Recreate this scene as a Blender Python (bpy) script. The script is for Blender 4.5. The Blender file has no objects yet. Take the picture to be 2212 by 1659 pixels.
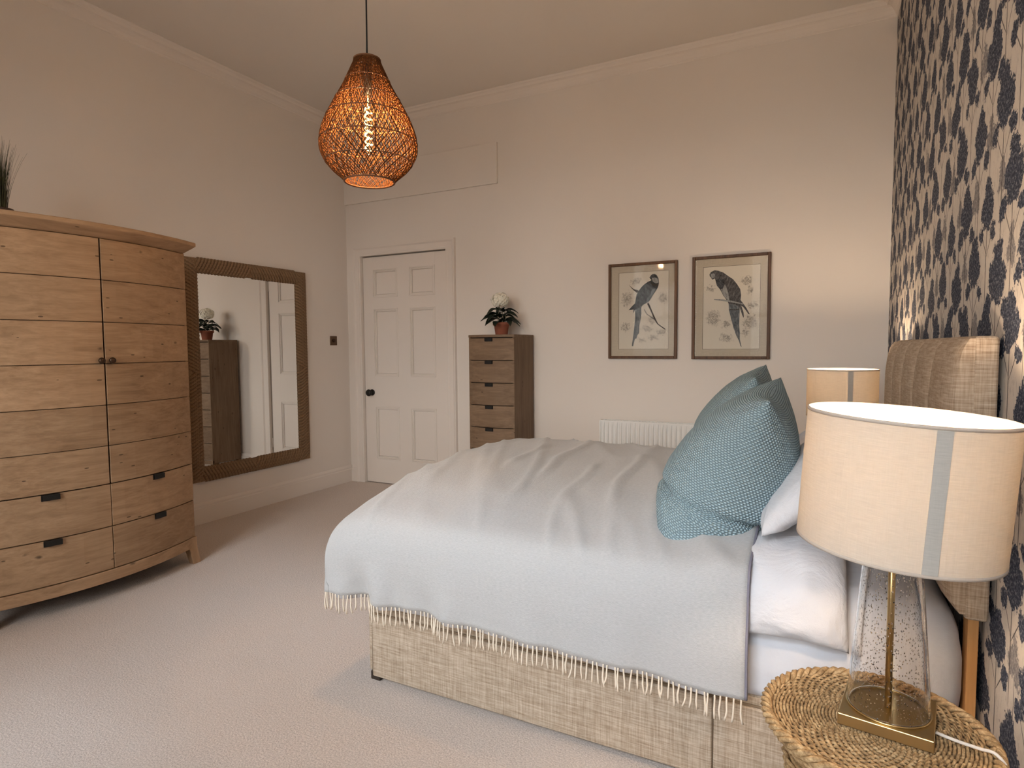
import bpy, math, random
from mathutils import Vector, Matrix, noise as mnoise
from mathutils.geometry import tessellate_polygon

random.seed(7)
SC = bpy.context.scene
COL = SC.collection
PI = math.pi

# ------------------------------------------------------------------ camera
F_PX, YAW, PITCH, ROLL, EYE = 1314.8, 0.47362, 0.060583, -0.0071429, 1.30
cam_d = bpy.data.cameras.new('camera')
cam = bpy.data.objects.new('camera', cam_d)
COL.objects.link(cam)
cam_d.sensor_fit = 'HORIZONTAL'
cam_d.sensor_width = 36.0
cam_d.lens = 36.0 * F_PX / 2212.0
cam_d.clip_start = 0.02
_f = Vector((-math.sin(YAW) * math.cos(PITCH), math.cos(YAW) * math.cos(PITCH), -math.sin(PITCH)))
_r0 = Vector((math.cos(YAW), math.sin(YAW), 0))
_u0 = _r0.cross(_f)
_r = _r0 * math.cos(ROLL) + _u0 * math.sin(ROLL)
_u = _u0 * math.cos(ROLL) - _r0 * math.sin(ROLL)
cam.matrix_world = Matrix(((_r.x, _u.x, -_f.x, 0), (_r.y, _u.y, -_f.y, 0), (_r.z, _u.z, -_f.z, EYE), (0, 0, 0, 1)))
SC.camera = cam

# ------------------------------------------------------------------ exposure, daylight
SC.view_settings.view_transform = 'Standard'
SC.view_settings.look = 'None'
SC.view_settings.gamma = 1.0
SC.view_settings.use_curve_mapping = False
SC.view_settings.exposure = 0.0
SC.cycles.max_bounces = 8
SC.cycles.diffuse_bounces = 4
SC.cycles.adaptive_threshold = 0.15
SC.cycles.glossy_bounces = 3
SC.cycles.transmission_bounces = 6
SC.cycles.transparent_max_bounces = 8
DAY = 51.0
world = bpy.data.worlds.new('daylight')
SC.world = world
world.use_nodes = True
_bg = world.node_tree.nodes['Background']
# overcast sky above the dull stone houses across the street
_wt = world.node_tree
_tc = _wt.nodes.new('ShaderNodeTexCoord')
_sx = _wt.nodes.new('ShaderNodeSeparateXYZ')
_wt.links.new(_tc.outputs['Generated'], _sx.inputs[0])
_cr = _wt.nodes.new('ShaderNodeValToRGB')
_mr = _wt.nodes.new('ShaderNodeMapRange')
_mr.inputs['From Min'].default_value = -1.0
_wt.links.new(_sx.outputs[2], _mr.inputs['Value'])
_wt.links.new(_mr.outputs[0], _cr.inputs[0])
_e = _cr.color_ramp.elements
_e[0].position, _e[0].color = 0.47, (0.035, 0.034, 0.031, 1)
_e[1].position, _e[1].color = 1.0, (0.76, 0.89, 1.0, 1)
_m = _e.new(0.52)
_m.color = (0.190, 0.188, 0.180, 1)
_m = _e.new(0.765)
_m.color = (0.190, 0.188, 0.180, 1)
_m = _e.new(0.805)
_m.color = (0.64, 0.76, 0.88, 1)
_wt.links.new(_cr.outputs[0], _bg.inputs['Color'])
_bg.inputs['Strength'].default_value = DAY
LAMP_E = 540.0       # glow of the bedside bulbs
PENDANT_W = 44.0     # filament bulb
WARM = (1.0, 0.72, 0.47)
AMBER = (1.0, 0.58, 0.27)

# room planes
XL, XR, YB, YF, ZC = -4.12, 0.362, 4.56, -0.60, 3.41
WINDOWS = ((-2.85, -1.70), (-1.05, 0.10))
WZ0, WZ1 = 0.55, 3.00
for wx0, wx1 in WINDOWS:      # portals only guide the sampling of the sky through the panes
    ld = bpy.data.lights.new('window_portal', 'AREA')
    ld.shape = 'RECTANGLE'
    ld.size, ld.size_y = wx1 - wx0, WZ1 - WZ0
    ld.cycles.is_portal = True
    lo = bpy.data.objects.new('window_portal', ld)
    COL.objects.link(lo)
    lo.location = ((wx0 + wx1) / 2, YF - 0.16, (WZ0 + WZ1) / 2)
    lo.rotation_euler = (PI / 2, 0, 0)

# ------------------------------------------------------------------ helpers
def smooth01(t):
    t = max(0.0, min(1.0, t))
    return t * t * (3 - 2 * t)

def lerp(a, b, t):
    return a + (b - a) * t

def catmull(pts, n):
    """n+1 points along a Catmull-Rom curve through pts (even in parameter)."""
    P = [Vector(p) for p in pts]
    P = [P[0] * 2 - P[1]] + P + [P[-1] * 2 - P[-2]]
    out = []
    segs = len(P) - 3
    for i in range(n + 1):
        s = i / n * segs
        k = min(int(s), segs - 1)
        t = s - k
        a, b, c, d = P[k:k + 4]
        out.append(0.5 * ((2 * b) + (c - a) * t + (2 * a - 5 * b + 4 * c - d) * t * t + (3 * b - a - 3 * c + d) * t ** 3))
    return out

class MB:
    """collects vertices and faces of one part, in world coordinates"""
    def __init__(s):
        s.v, s.f, s.uv = [], [], None

    def add(s, verts, faces):
        b = len(s.v)
        s.v += [tuple(p) for p in verts]
        s.f += [tuple(i + b for i in q) for q in faces]
        return s

    def box(s, x0, x1, y0, y1, z0, z1):
        v = [(x, y, z) for z in (z0, z1) for y in (y0, y1) for x in (x0, x1)]
        return s.add(v, [(0, 2, 3, 1), (4, 5, 7, 6), (0, 1, 5, 4), (2, 6, 7, 3), (0, 4, 6, 2), (1, 3, 7, 5)])

    def grid(s, fn, nu, nv, closeu=False, closev=False):
        U, V = (nu if closeu else nu + 1), (nv if closev else nv + 1)
        v = [fn(i / nu, j / nv) for i in range(U) for j in range(V)]
        f = []
        for i in range(nu):
            for j in range(nv):
                a, b = i, (i + 1) % U
                c, d = j, (j + 1) % V
                f.append((a * V + c, b * V + c, b * V + d, a * V + d))
        return s.add(v, f)

    def tube(s, pts, r, n=6, caps=True, closed=False):
        P = [Vector(p) for p in pts]
        m = len(P)
        rr = r if callable(r) else (lambda t: r)
        ref = None
        v = []
        for i, p in enumerate(P):
            if closed:
                t = P[(i + 1) % m] - P[i - 1]
            else:
                t = P[min(i + 1, m - 1)] - P[max(i - 1, 0)]
            t.normalize()
            if ref is None:
                ref = Vector((0, 0, 1)) if abs(t.z) < 0.9 else Vector((1, 0, 0))
            a = (ref - t * ref.dot(t)).normalized()
            ref = a
            b = t.cross(a)
            q = rr(i / max(1, m - 1))
            for k in range(n):
                w = 2 * PI * k / n
                v.append(p + a * (q * math.cos(w)) + b * (q * math.sin(w)))
        f = []
        for i in range(m if closed else m - 1):
            i2 = (i + 1) % m
            for k in range(n):
                k2 = (k + 1) % n
                f.append((i * n + k, i * n + k2, i2 * n + k2, i2 * n + k))
        if caps and not closed:
            f.append(tuple(range(n - 1, -1, -1)))
            f.append(tuple((m - 1) * n + k for k in range(n)))
        return s.add(v, f)

    def lathe(s, prof, n, c=(0, 0, 0), caps=True, closed=False):
        m = len(prof)
        v = [(c[0] + r * math.cos(2 * PI * k / n), c[1] + r * math.sin(2 * PI * k / n), c[2] + z) for r, z in prof for k in range(n)]
        f = []
        for i in range(m if closed else m - 1):
            i2 = (i + 1) % m
            for k in range(n):
                k2 = (k + 1) % n
                f.append((i * n + k, i * n + k2, i2 * n + k2, i2 * n + k))
        if caps and not closed:
            f.append(tuple(range(n - 1, -1, -1)))
            f.append(tuple((m - 1) * n + k for k in range(n)))
        return s.add(v, f)

    def prism(s, poly, d0, d1):
        """poly of 3D points extruded from offset d0 to d1 (vectors)"""
        n = len(poly)
        v = [Vector(p) + Vector(d0) for p in poly] + [Vector(p) + Vector(d1) for p in poly]
        f = [tuple(range(n - 1, -1, -1)), tuple(range(n, 2 * n))]
        for i in range(n):
            j = (i + 1) % n
            f.append((i, j, n + j, n + i))
        return s.add(v, f)

    def flat(s, poly):
        tris = tessellate_polygon([[Vector(p) for p in poly]])
        return s.add(poly, [tuple(t) for t in tris])

WORLD = {}

def obj(name, mb, mat, parent=None, origin=None, smooth=False, bevel=0, seg=2, solid=0, subsurf=0):
    po = WORLD.get(parent.name, Vector((0, 0, 0))) if parent else Vector((0, 0, 0))
    org = Vector(origin) if origin is not None else po.copy()
    me = bpy.data.meshes.new(name)
    me.from_pydata([tuple(Vector(p) - org) for p in mb.v], [], mb.f)
    if mb.uv:
        lay = me.uv_layers.new(name='UVMap')
        for lp in me.loops:
            lay.data[lp.index].uv = mb.uv[lp.vertex_index]
    import bmesh as _bm
    b = _bm.new()
    b.from_mesh(me)
    _bm.ops.recalc_face_normals(b, faces=b.faces)
    b.to_mesh(me)
    b.free()
    if smooth:
        me.shade_smooth()
    me.materials.append(mat)
    o = bpy.data.objects.new(name, me)
    COL.objects.link(o)
    if parent:
        o.parent = parent
    o.location = org - po
    WORLD[o.name] = org
    if bevel:
        m = o.modifiers.new('edges', 'BEVEL')
        m.width, m.segments, m.limit_method = bevel, seg, 'ANGLE'
        m.angle_limit = math.radians(40)
        m.harden_normals = False
    if solid:
        m = o.modifiers.new('thickness', 'SOLIDIFY')
        m.thickness, m.offset = solid, 0
    if subsurf:
        m = o.modifiers.new('round', 'SUBSURF')
        m.levels = m.render_levels = subsurf
    return o

def inst(src, name, parent, world_loc, rot=None, scale=None):
    """another piece sharing src's mesh"""
    o = src.copy()
    o.name = name
    COL.objects.link(o)
    o.parent = parent
    po = WORLD.get(parent.name, Vector((0, 0, 0))) if parent else Vector((0, 0, 0))
    o.location = Vector(world_loc) - po
    if rot is not None:
        o.rotation_euler = rot
    if scale is not None:
        o.scale = scale
    WORLD[o.name] = Vector(world_loc)
    return o

def tag(o, label=None, cat=None, group=None, kind=None):
    if label: o['label'] = label
    if cat: o['category'] = cat
    if group: o['group'] = group
    if kind: o['kind'] = kind
    return o

def thing(name, loc, label, cat, group=None):
    o = bpy.data.objects.new(name, None)
    o.empty_display_size = 0.1
    COL.objects.link(o)
    o.location = loc
    WORLD[o.name] = Vector(loc)
    return tag(o, label, cat, group)

def struct_root(name, loc=(0, 0, 0)):
    o = bpy.data.objects.new(name, None)
    o.empty_display_size = 0.1
    COL.objects.link(o)
    o.location = loc
    WORLD[o.name] = Vector(loc)
    return tag(o, kind='structure')

def copy_tree(root, loc, label, group=None):
    def rec(o, parent):
        c = o.copy()
        COL.objects.link(c)
        c.parent = parent
        for ch in o.children:
            rec(ch, c)
        return c
    r = rec(root, None)
    r.location = loc
    r['label'] = label
    if group:
        r['group'] = group
    return r

# ------------------------------------------------------------------ material helper
class NT:
    def __init__(s, name):
        s.m = bpy.data.materials.new(name)
        s.m.use_nodes = True
        s.t = s.m.node_tree
        s.b = s.t.nodes['Principled BSDF']
        s.o = s.t.nodes['Material Output']

    def n(s, typ, i=None, **kw):
        nd = s.t.nodes.new('ShaderNode' + typ)
        for k, v in kw.items():
            setattr(nd, k, v)
        for k, v in (i or {}).items():
            if isinstance(v, bpy.types.NodeSocket):
                s.t.links.new(v, nd.inputs[k])
            else:
                nd.inputs[k].default_value = v
        return nd

    def math(s, op, a, b=0.0, c=0.0, clamp=False):
        return s.n('Math', {0: a, 1: b, 2: c}, operation=op, use_clamp=clamp).outputs[0]

    def vec(s, op, a, b=(0, 0, 0)):
        nd = s.n('VectorMath', {0: a, 1: b}, operation=op)
        return nd.outputs['Value'] if op in ('LENGTH', 'DISTANCE', 'DOT_PRODUCT') else nd.outputs[0]

    def coord(s, which='Object'):
        return s.n('TexCoord').outputs[which]

    def map(s, v, scale=(1, 1, 1), loc=(0, 0, 0), rot=(0, 0, 0), typ='POINT'):
        return s.n('Mapping', {'Vector': v, 'Location': loc, 'Rotation': rot, 'Scale': scale}, vector_type=typ).outputs[0]

    def noise(s, v, scale, detail=3, rough=0.5, dist=0.0, out=0):
        return s.n('TexNoise', {'Vector': v, 'Scale': scale, 'Detail': detail, 'Roughness': rough, 'Distortion': dist}).outputs[out]

    def ramp(s, fac, stops, interp='LINEAR'):
        nd = s.n('ValToRGB', {'Fac': fac})
        cr = nd.color_ramp
        cr.interpolation = interp
        while len(cr.elements) < len(stops):
            cr.elements.new(0.5)
        for e, (p, c) in zip(cr.elements, stops):
            e.position = p
            e.color = (c[0], c[1], c[2], 1) if not isinstance(c, float) else (c, c, c, 1)
        return nd.outputs[0]

    def mix(s, fac, a, b, blend='MIX'):
        nd = s.n('Mix', None, data_type='RGBA', blend_type=blend)
        for k, v in ((0, fac), (6, a), (7, b)):
            if isinstance(v, bpy.types.NodeSocket):
                s.t.links.new(v, nd.inputs[k])
            elif k == 0:
                nd.inputs[k].default_value = v
            else:
                nd.inputs[k].default_value = (v[0], v[1], v[2], 1)
        return nd.outputs[2]

    def bump(s, height, strength, dist=0.01):
        nd = s.n('Bump', {'Height': height, 'Strength': strength, 'Distance': dist})
        s.set('Normal', nd.outputs[0])
        return nd

    def set(s, k, v):
        if isinstance(v, bpy.types.NodeSocket):
            s.t.links.new(v, s.b.inputs[k])
        elif isinstance(v, tuple) and len(v) == 3:
            s.b.inputs[k].default_value = (*v, 1)
        else:
            s.b.inputs[k].default_value = v
        return s

def plain(name, col, rough=0.6, metal=0.0, **kw):
    t = NT(name)
    t.set('Base Color', col).set('Roughness', rough).set('Metallic', metal)
    for k, v in kw.items():
        t.set(k.replace('_', ' '), v)
    return t.m

MAT = {}
# painted plaster
def plaster(name, col, amt=0.02):
    t = NT(name)
    v = t.coord()
    n1 = t.noise(v, 1.3, 1)
    c = t.mix(n1, tuple(q * (1 - amt) for q in col), tuple(min(1, q * (1 + amt)) for q in col))
    t.set('Base Color', c).set('Roughness', 0.85)
    t.set('Specular IOR Level', 0.2)
    return t.m
MAT['wall'] = plaster('wall_paint', (0.79, 0.735, 0.685))
MAT['ceiling'] = plaster('ceiling_paint', (0.74, 0.69, 0.64))
MAT['trim'] = plaster('trim_paint', (0.79, 0.73, 0.68), 0.01)
MAT['radiator'] = plain('radiator_enamel', (0.88, 0.89, 0.88), 0.35)

def carpet():
    t = NT('carpet_pile')
    v = t.coord()
    big = t.noise(v, 2.2, 2, 0.6)
    fine = t.noise(v, 160, 2, 0.7)
    c1 = t.mix(t.ramp(fine, [(0.3, 0.0), (0.7, 1.0)]), (0.46, 0.39, 0.345), (0.80, 0.70, 0.635))
    c2 = t.mix(t.ramp(big, [(0.35, 0.0), (0.65, 1.0)]), c1, (0.66, 0.575, 0.52))
    c3 = t.mix(0.35, c1, c2)
    t.set('Base Color', c3).set('Roughness', 1.0).set('Specular IOR Level', 0.0)
    t.set('Sheen Weight', 0.15)
    t.bump(fine, 0.40, 0.008)
    return t.m
MAT['carpet'] = carpet()

def wood(name, dark, mid, light, grain_axis=1, knots=True, rough=0.62):
    t = NT(name)
    rnd = t.n('ObjectInfo').outputs['Random']
    off = t.n('CombineXYZ', {0: t.math('MULTIPLY', rnd, 7.3), 1: t.math('MULTIPLY', rnd, 13.7), 2: t.math('MULTIPLY', rnd, 5.1)}).outputs[0]
    v = t.vec('ADD', t.coord(), off)
    sc = [22, 22, 22]
    sc[grain_axis] = 1.6
    g1 = t.noise(t.map(v, tuple(sc)), 1.6, 6, 0.62, 0.6)
    sc2 = [130, 130, 130]
    sc2[grain_axis] = 5
    g2 = t.noise(t.map(v, tuple(sc2)), 1.0, 3, 0.6)
    blotch = t.noise(v, 3.2, 3)
    c = t.ramp(g1, [(0.28, dark), (0.48, mid), (0.72, light)])
    c = t.mix(t.math('MULTIPLY', t.ramp(g2, [(0.35, 1.0), (0.55, 0.0)]), 0.35), c, dark)
    c = t.mix(t.math('MULTIPLY', t.ramp(blotch, [(0.35, 0.0), (0.7, 1.0)]), 0.35), c, light)
    if knots:
        ks = [7.5, 7.5, 7.5]
        ks[grain_axis] = 4.2
        vo = t.n('TexVoronoi', {'Vector': t.vec('ADD', t.map(v, tuple(ks)), t.map(t.noise(v, 60, 2, out=1), (0.05,) * 3)), 'Scale': 1.0, 'Randomness': 1.0})
        pick = t.math('GREATER_THAN', t.n('SeparateColor', {0: vo.outputs['Color']}).outputs[0], 0.52)
        k = t.math('MULTIPLY', t.ramp(vo.outputs['Distance'], [(0.03, 1.0), (0.085, 0.0)]), pick)
        c = t.mix(t.math('MULTIPLY', k, 0.8), c, tuple(q * 0.22 for q in dark))
        ms = [55, 55, 55]
        ms[grain_axis] = 16
        v2 = t.n('TexVoronoi', {'Vector': t.map(v, tuple(ms)), 'Scale': 1.0})
        p2 = t.math('GREATER_THAN', t.n('SeparateColor', {0: v2.outputs['Color']}).outputs[1], 0.945)
        k2 = t.math('MULTIPLY', t.math('LESS_THAN', v2.outputs['Distance'], 0.2), p2)
        c = t.mix(t.math('MULTIPLY', k2, 0.75), c, tuple(q * 0.2 for q in dark))
    hs = t.n('HueSaturation', {'Value': t.math('ADD', 0.9, t.math('MULTIPLY', rnd, 0.2)), 'Color': c})
    t.set('Base Color', hs.outputs[0]).set('Roughness', rough).set('Specular IOR Level', 0.25)
    t.bump(t.math('ADD', g1, t.math('MULTIPLY', g2, 0.5)), 0.18, 0.002)
    return t.m
PINE = ((0.24, 0.145, 0.08), (0.36, 0.225, 0.13), (0.46, 0.305, 0.185))
MAT['pine'] = wood('reclaimed_pine', *PINE, grain_axis=1)
MAT['pine_v'] = wood('reclaimed_pine_upright', *PINE, grain_axis=2)
DRK = ((0.135, 0.085, 0.052), (0.20, 0.132, 0.083), (0.265, 0.18, 0.118))
MAT['oak'] = wood('aged_oak', *DRK, grain_axis=0)
MAT['oak_v'] = wood('aged_oak_upright', *DRK, grain_axis=2)
MAT['strut'] = wood('pale_beech', (0.42, 0.20, 0.07), (0.52, 0.27, 0.10), (0.6, 0.33, 0.14), grain_axis=2, knots=False)
MAT['frame_wood'] = wood('frame_walnut', (0.05, 0.022, 0.010), (0.10, 0.045, 0.018), (0.17, 0.08, 0.035), grain_axis=2, knots=False, rough=0.4)
MAT['black'] = plain('black_iron', (0.012, 0.011, 0.010), 0.5, 0.3)
MAT['gap'] = plain('dark_carcass', (0.03, 0.019, 0.012), 0.9)
MAT['bronze'] = plain('dark_bronze', (0.075, 0.045, 0.028), 0.38, 0.8)
MAT['switch'] = plain('bronze_plate', (0.14, 0.085, 0.05), 0.4, 0.6)

def rope():
    t = NT('jute_rope')
    v = t.coord()
    n1 = t.noise(t.map(v, (40, 40, 40)), 3.0, 4, 0.7)
    c = t.ramp(n1, [(0.3, (0.14, 0.082, 0.042)), (0.55, (0.25, 0.155, 0.085)), (0.75, (0.36, 0.24, 0.14))])
    t.set('Base Color', c).set('Roughness', 0.9)
    t.bump(n1, 0.5, 0.003)
    return t.m
MAT['rope'] = rope()
MAT['mirror'] = plain('silvered_glass', (0.88, 0.89, 0.88), 0.0, 1.0)

def linen(name, c0, c1, c2, scale=1.0, rough=0.95):
    """slubby woven cloth: streaks along two directions"""
    t = NT(name)
    v = t.coord()
    a = t.noise(t.map(v, (14 * scale, 14 * scale, 260 * scale)), 1.0, 3, 0.65)
    b = t.noise(t.map(v, (260 * scale, 260 * scale, 12 * scale)), 1.0, 3, 0.65)
    m = t.math('ADD', t.math('MULTIPLY', a, 0.55), t.math('MULTIPLY', b, 0.45))
    c = t.ramp(m, [(0.36, c0), (0.5, c1), (0.64, c2)])
    t.set('Base Color', c).set('Roughness', rough).set('Specular IOR Level', 0.1)
    t.bump(m, 0.5, 0.003)
    return t.m
MAT['shaded_piping'] = plain('shadow_piping', (0.22, 0.155, 0.10), 0.95)  # darker than the linen: the shade of the drawer seams put into the colour
MAT['oat'] = linen('oatmeal_linen', (0.27, 0.20, 0.143), (0.40, 0.318, 0.24), (0.53, 0.437, 0.35))

def cotton(name, col, wr=0.35, sc=9.0):
    t = NT(name)
    v = t.coord()
    n1 = t.noise(v, sc, 4, 0.55, 0.8)
    t.set('Base Color', col).set('Roughness', 0.9).set('Specular IOR Level', 0.1)
    t.set('Sheen Weight', 0.1)
    t.bump(t.math('ADD', n1, t.math('MULTIPLY', t.noise(v, 420, 2), 0.05)), wr, 0.02)
    return t.m
MAT['cotton'] = cotton('white_cotton', (0.63, 0.63, 0.665), 0.6, 8.0)
MAT['sheet'] = cotton('fitted_sheet_cotton', (0.62, 0.635, 0.69), 0.25, 5.0)

def throw_mat():
    t = NT('grey_wool_throw')
    uv = t.coord('UV')
    sep = t.n('SeparateXYZ', {0: uv})
    u, w = sep.outputs[0], sep.outputs[1]
    # fine twill that turns back on itself: |saw| in u shifts the diagonal
    tri = t.math('PINGPONG', u, 0.012)
    dg = t.math('SINE', t.math('MULTIPLY', t.math('ADD', tri, w), 1500))
    fz = t.noise(t.map(uv, (90, 220, 1)), 1.0, 4, 0.7)
    big = t.noise(t.map(uv, (3, 40, 1)), 1.0, 3, 0.6)
    f = t.math('ADD', t.math('MULTIPLY', fz, 0.7), t.math('MULTIPLY', dg, 0.10))
    c = t.ramp(f, [(0.2, (0.345, 0.345, 0.35)), (0.5, (0.50, 0.498, 0.502))])
    c = t.mix(t.math('MULTIPLY', big, 0.35), c, (0.53, 0.528, 0.532))
    t.set('Base Color', c).set('Roughness', 1.0).set('Specular IOR Level', 0.0).set('Sheen Weight', 0.35)
    t.bump(t.math('ADD', f, t.math('MULTIPLY', t.noise(t.map(uv, (14, 30, 1)), 1.0, 3), 0.5)), 0.35, 0.004)
    return t.m
MAT['throw'] = throw_mat()
MAT['selvedge'] = plain('slate_selvedge', (0.20, 0.19, 0.24), 1.0)
MAT['fringe'] = plain('cream_fringe', (0.78, 0.68, 0.56), 0.9)

def knit():
    t = NT('blue_seed_knit')
    uv = t.coord('UV')
    sep = t.n('SeparateXYZ', {0: uv})
    u, w = sep.outputs[0], sep.outputs[1]
    P = 0.0105
    row = t.math('FLOOR', t.math('DIVIDE', w, P * 0.62))
    sh = t.math('MULTIPLY', t.math('MODULO', row, 2.0), PI)
    su = t.math('SINE', t.math('ADD', t.math('MULTIPLY', u, 2 * PI / P), sh))
    sw = t.math('ABSOLUTE', t.math('SINE', t.math('MULTIPLY', w, PI / (P * 0.62))))
    hgt = t.math('MULTIPLY', t.math('ADD', t.math('MULTIPLY', su, 0.5), 0.62), sw)
    fz = t.noise(uv, 900, 2, 0.6)
    c = t.ramp(t.math('ADD', hgt, t.math('MULTIPLY', t.math('SUBTRACT', fz, 0.5), 0.3)),
               [(0.0, (0.14, 0.20, 0.235)), (0.35, (0.37, 0.50, 0.56)), (1.0, (0.54, 0.69, 0.75))])
    t.set('Base Color', c).set('Roughness', 0.95).set('Specular IOR Level', 0.1)
    t.bump(hgt, 0.9, 0.006)
    return t.m
MAT['knit'] = knit()

def shade_mat(name, col, tr, k):
    """lampshade linen: half reflects, half lets the bulb glow through"""
    t = NT(name)
    v = t.coord()
    a = t.noise(t.map(v, (38, 38, 700)), 1.0, 2, 0.65)
    b = t.noise(t.map(v, (700, 700, 38)), 1.0, 2, 0.65)
    m = t.math('ADD', t.math('MULTIPLY', a, 0.72), t.math('MULTIPLY', b, 0.28))
    c = t.mix(t.ramp(m, [(0.35, 0.0), (0.65, 1.0)]), tuple(q * 0.92 for q in col), tuple(min(1, q * 1.05) for q in col))
    d = t.n('BsdfDiffuse', {'Color': c})
    l = t.n('BsdfTranslucent', {'Color': t.mix(1.0, c, tr, 'MULTIPLY')})
    mx = t.n('MixShader', {0: k, 1: d.outputs[0], 2: l.outputs[0]})
    t.t.links.new(mx.outputs[0], t.o.inputs['Surface'])
    return t.m
MAT['shade'] = shade_mat('shade_linen', (0.59, 0.55, 0.495), (1.0, 0.95, 0.87), 0.27)
MAT['shade_seam'] = shade_mat('shade_overlap', (0.47, 0.445, 0.41), (1.0, 0.95, 0.86), 0.10)
MAT['shade_tape'] = shade_mat('shade_edge_tape', (0.62, 0.54, 0.47), (1, 0.85, 0.7), 0.2)
MAT['brass'] = plain('brushed_brass', (0.62, 0.47, 0.235), 0.33, 1.0)

def seeded_glass():
    t = NT('seeded_glass')
    v = t.coord()
    vo = t.n('TexVoronoi', {'Vector': t.map(v, (190, 190, 130)), 'Scale': 1.0})
    bub = t.ramp(vo.outputs['Distance'], [(0.10, 1.0), (0.22, 0.0)])
    pick = t.math('GREATER_THAN', t.n('SeparateColor', {0: vo.outputs['Color']}).outputs[0], 0.35)
    t.set('Base Color', (1.0, 0.985, 0.97)).set('Roughness', 0.0).set('Transmission Weight', 1.0).set('IOR', 1.45)
    t.bump(t.math('MULTIPLY', bub, pick), 0.7, 0.004)
    return t.m
MAT['glass'] = seeded_glass()
MAT['clear_glass'] = plain('clear_glass', (1, 1, 1), 0.0, 0.0, Transmission_Weight=1.0, IOR=1.2)

def thin_pane(name, refl=1.45):
    t = NT(name)
    tr = t.n('BsdfTransparent')
    gl = t.n('BsdfGlossy', {'Roughness': 0.0})
    fr = t.n('Fresnel', {'IOR': refl})
    mx = t.n('MixShader', {0: fr.outputs[0], 1: tr.outputs[0], 2: gl.outputs[0]})
    t.t.links.new(mx.outputs[0], t.o.inputs['Surface'])
    return t.m
MAT['pane'] = thin_pane('window_glass')
MAT['pic_glass'] = thin_pane('picture_glass', 1.13)

def seagrass():
    t = NT('woven_seagrass')
    v = t.coord()
    n1 = t.noise(v, 55, 4, 0.7)
    n2 = t.noise(v, 260, 3, 0.7)
    c = t.ramp(t.math('ADD', t.math('MULTIPLY', n1, 0.65), t.math('MULTIPLY', n2, 0.35)),
               [(0.34, (0.15, 0.088, 0.04)), (0.5, (0.38, 0.25, 0.125)), (0.66, (0.64, 0.47, 0.27))])
    t.set('Base Color', c).set('Roughness', 0.7).set('Specular IOR Level', 0.3)
    t.bump(n2, 0.35, 0.002)
    return t.m
MAT['seagrass'] = seagrass()

def rattan():
    t = NT('amber_rattan')
    v = t.coord()
    n1 = t.noise(v, 70, 3, 0.7)
    c = t.ramp(n1, [(0.3, (0.085, 0.034, 0.013)), (0.7, (0.21, 0.086, 0.034))])
    d = t.n('BsdfDiffuse', {'Color': c})
    l = t.n('BsdfTranslucent', {'Color': c})
    mx = t.n('MixShader', {0: 0.3, 1: d.outputs[0], 2: l.outputs[0]})
    t.t.links.new(mx.outputs[0], t.o.inputs['Surface'])
    return t.m
MAT['rattan'] = rattan()
MAT['rattan_hoop'] = plain('dark_rattan_hoop', (0.16, 0.06, 0.02), 0.7)

def glow(name, col, strength):
    t = NT(name)
    e = t.n('Emission', {'Color': (*col, 1), 'Strength': strength})
    t.t.links.new(e.outputs[0], t.o.inputs['Surface'])
    return t.m
MAT['filament'] = glow('glowing_filament', (1.0, 0.62, 0.16), 26.0)
MAT['bulb'] = glow('frosted_bulb_glow', WARM, LAMP_E)
MAT['cable_black'] = plain('black_flex', (0.01, 0.01, 0.01), 0.7)
MAT['cable_clear'] = plain('pale_flex', (0.72, 0.66, 0.60), 0.4)
MAT['terracotta'] = plain('terracotta', (0.33, 0.105, 0.06), 0.85)
MAT['leaf'] = plain('dark_leaf', (0.008, 0.016, 0.009), 0.55)
MAT['petal'] = plain('ivory_petal', (0.84, 0.81, 0.70), 0.8)
MAT['stem'] = plain('pale_stem', (0.42, 0.34, 0.22), 0.8)
MAT['soil'] = plain('dark_soil', (0.02, 0.014, 0.01), 1.0)
MAT['pot_dark'] = plain('dark_pot', (0.05, 0.028, 0.02), 0.6)
def blade_mat():
    t = NT('grass_blade')
    rnd = t.noise(t.coord(), 25, 2)
    t.set('Base Color', t.ramp(rnd, [(0.3, (0.012, 0.016, 0.008)), (0.7, (0.05, 0.06, 0.025))])).set('Roughness', 0.6)
    return t.m
MAT['blade'] = blade_mat()
MAT['mount'] = linen('mount_board', (0.45, 0.395, 0.31), (0.51, 0.45, 0.36), (0.57, 0.505, 0.405), 1.5)
MAT['ink'] = plain('thin_ink_line', (0.06, 0.05, 0.045), 0.9)

# ------------------------------------------------------------------ blob fields for printed patterns (wallpaper trees, engraved foliage)
def blob_chain(t, vec, blobs, after=None):
    """smallest normalised distance to a set of rotated ellipses; blobs: (a, b, ra, rb, ang) in the yz or xz plane as x,y of vec"""
    cur = after
    for k, (a, b, ra, rb, ang) in enumerate(blobs):
        if cur is not None and k % 8 == 0:      # keeps the node evaluation in short batches
            nd = t.n('VectorMath', {0: cur, 1: (1e-7,) * 3, 2: vec}, operation='MULTIPLY_ADD')
            vec = nd.outputs[0]
            if k == 0:
                cur = None
        m = t.map(vec, (ra, rb, 1), (a, b, 0), (0, 0, ang), 'TEXTURE')
        d = t.vec('LENGTH', m)
        cur = d if cur is None else t.math('MINIMUM', cur, d)
    return cur

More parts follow.
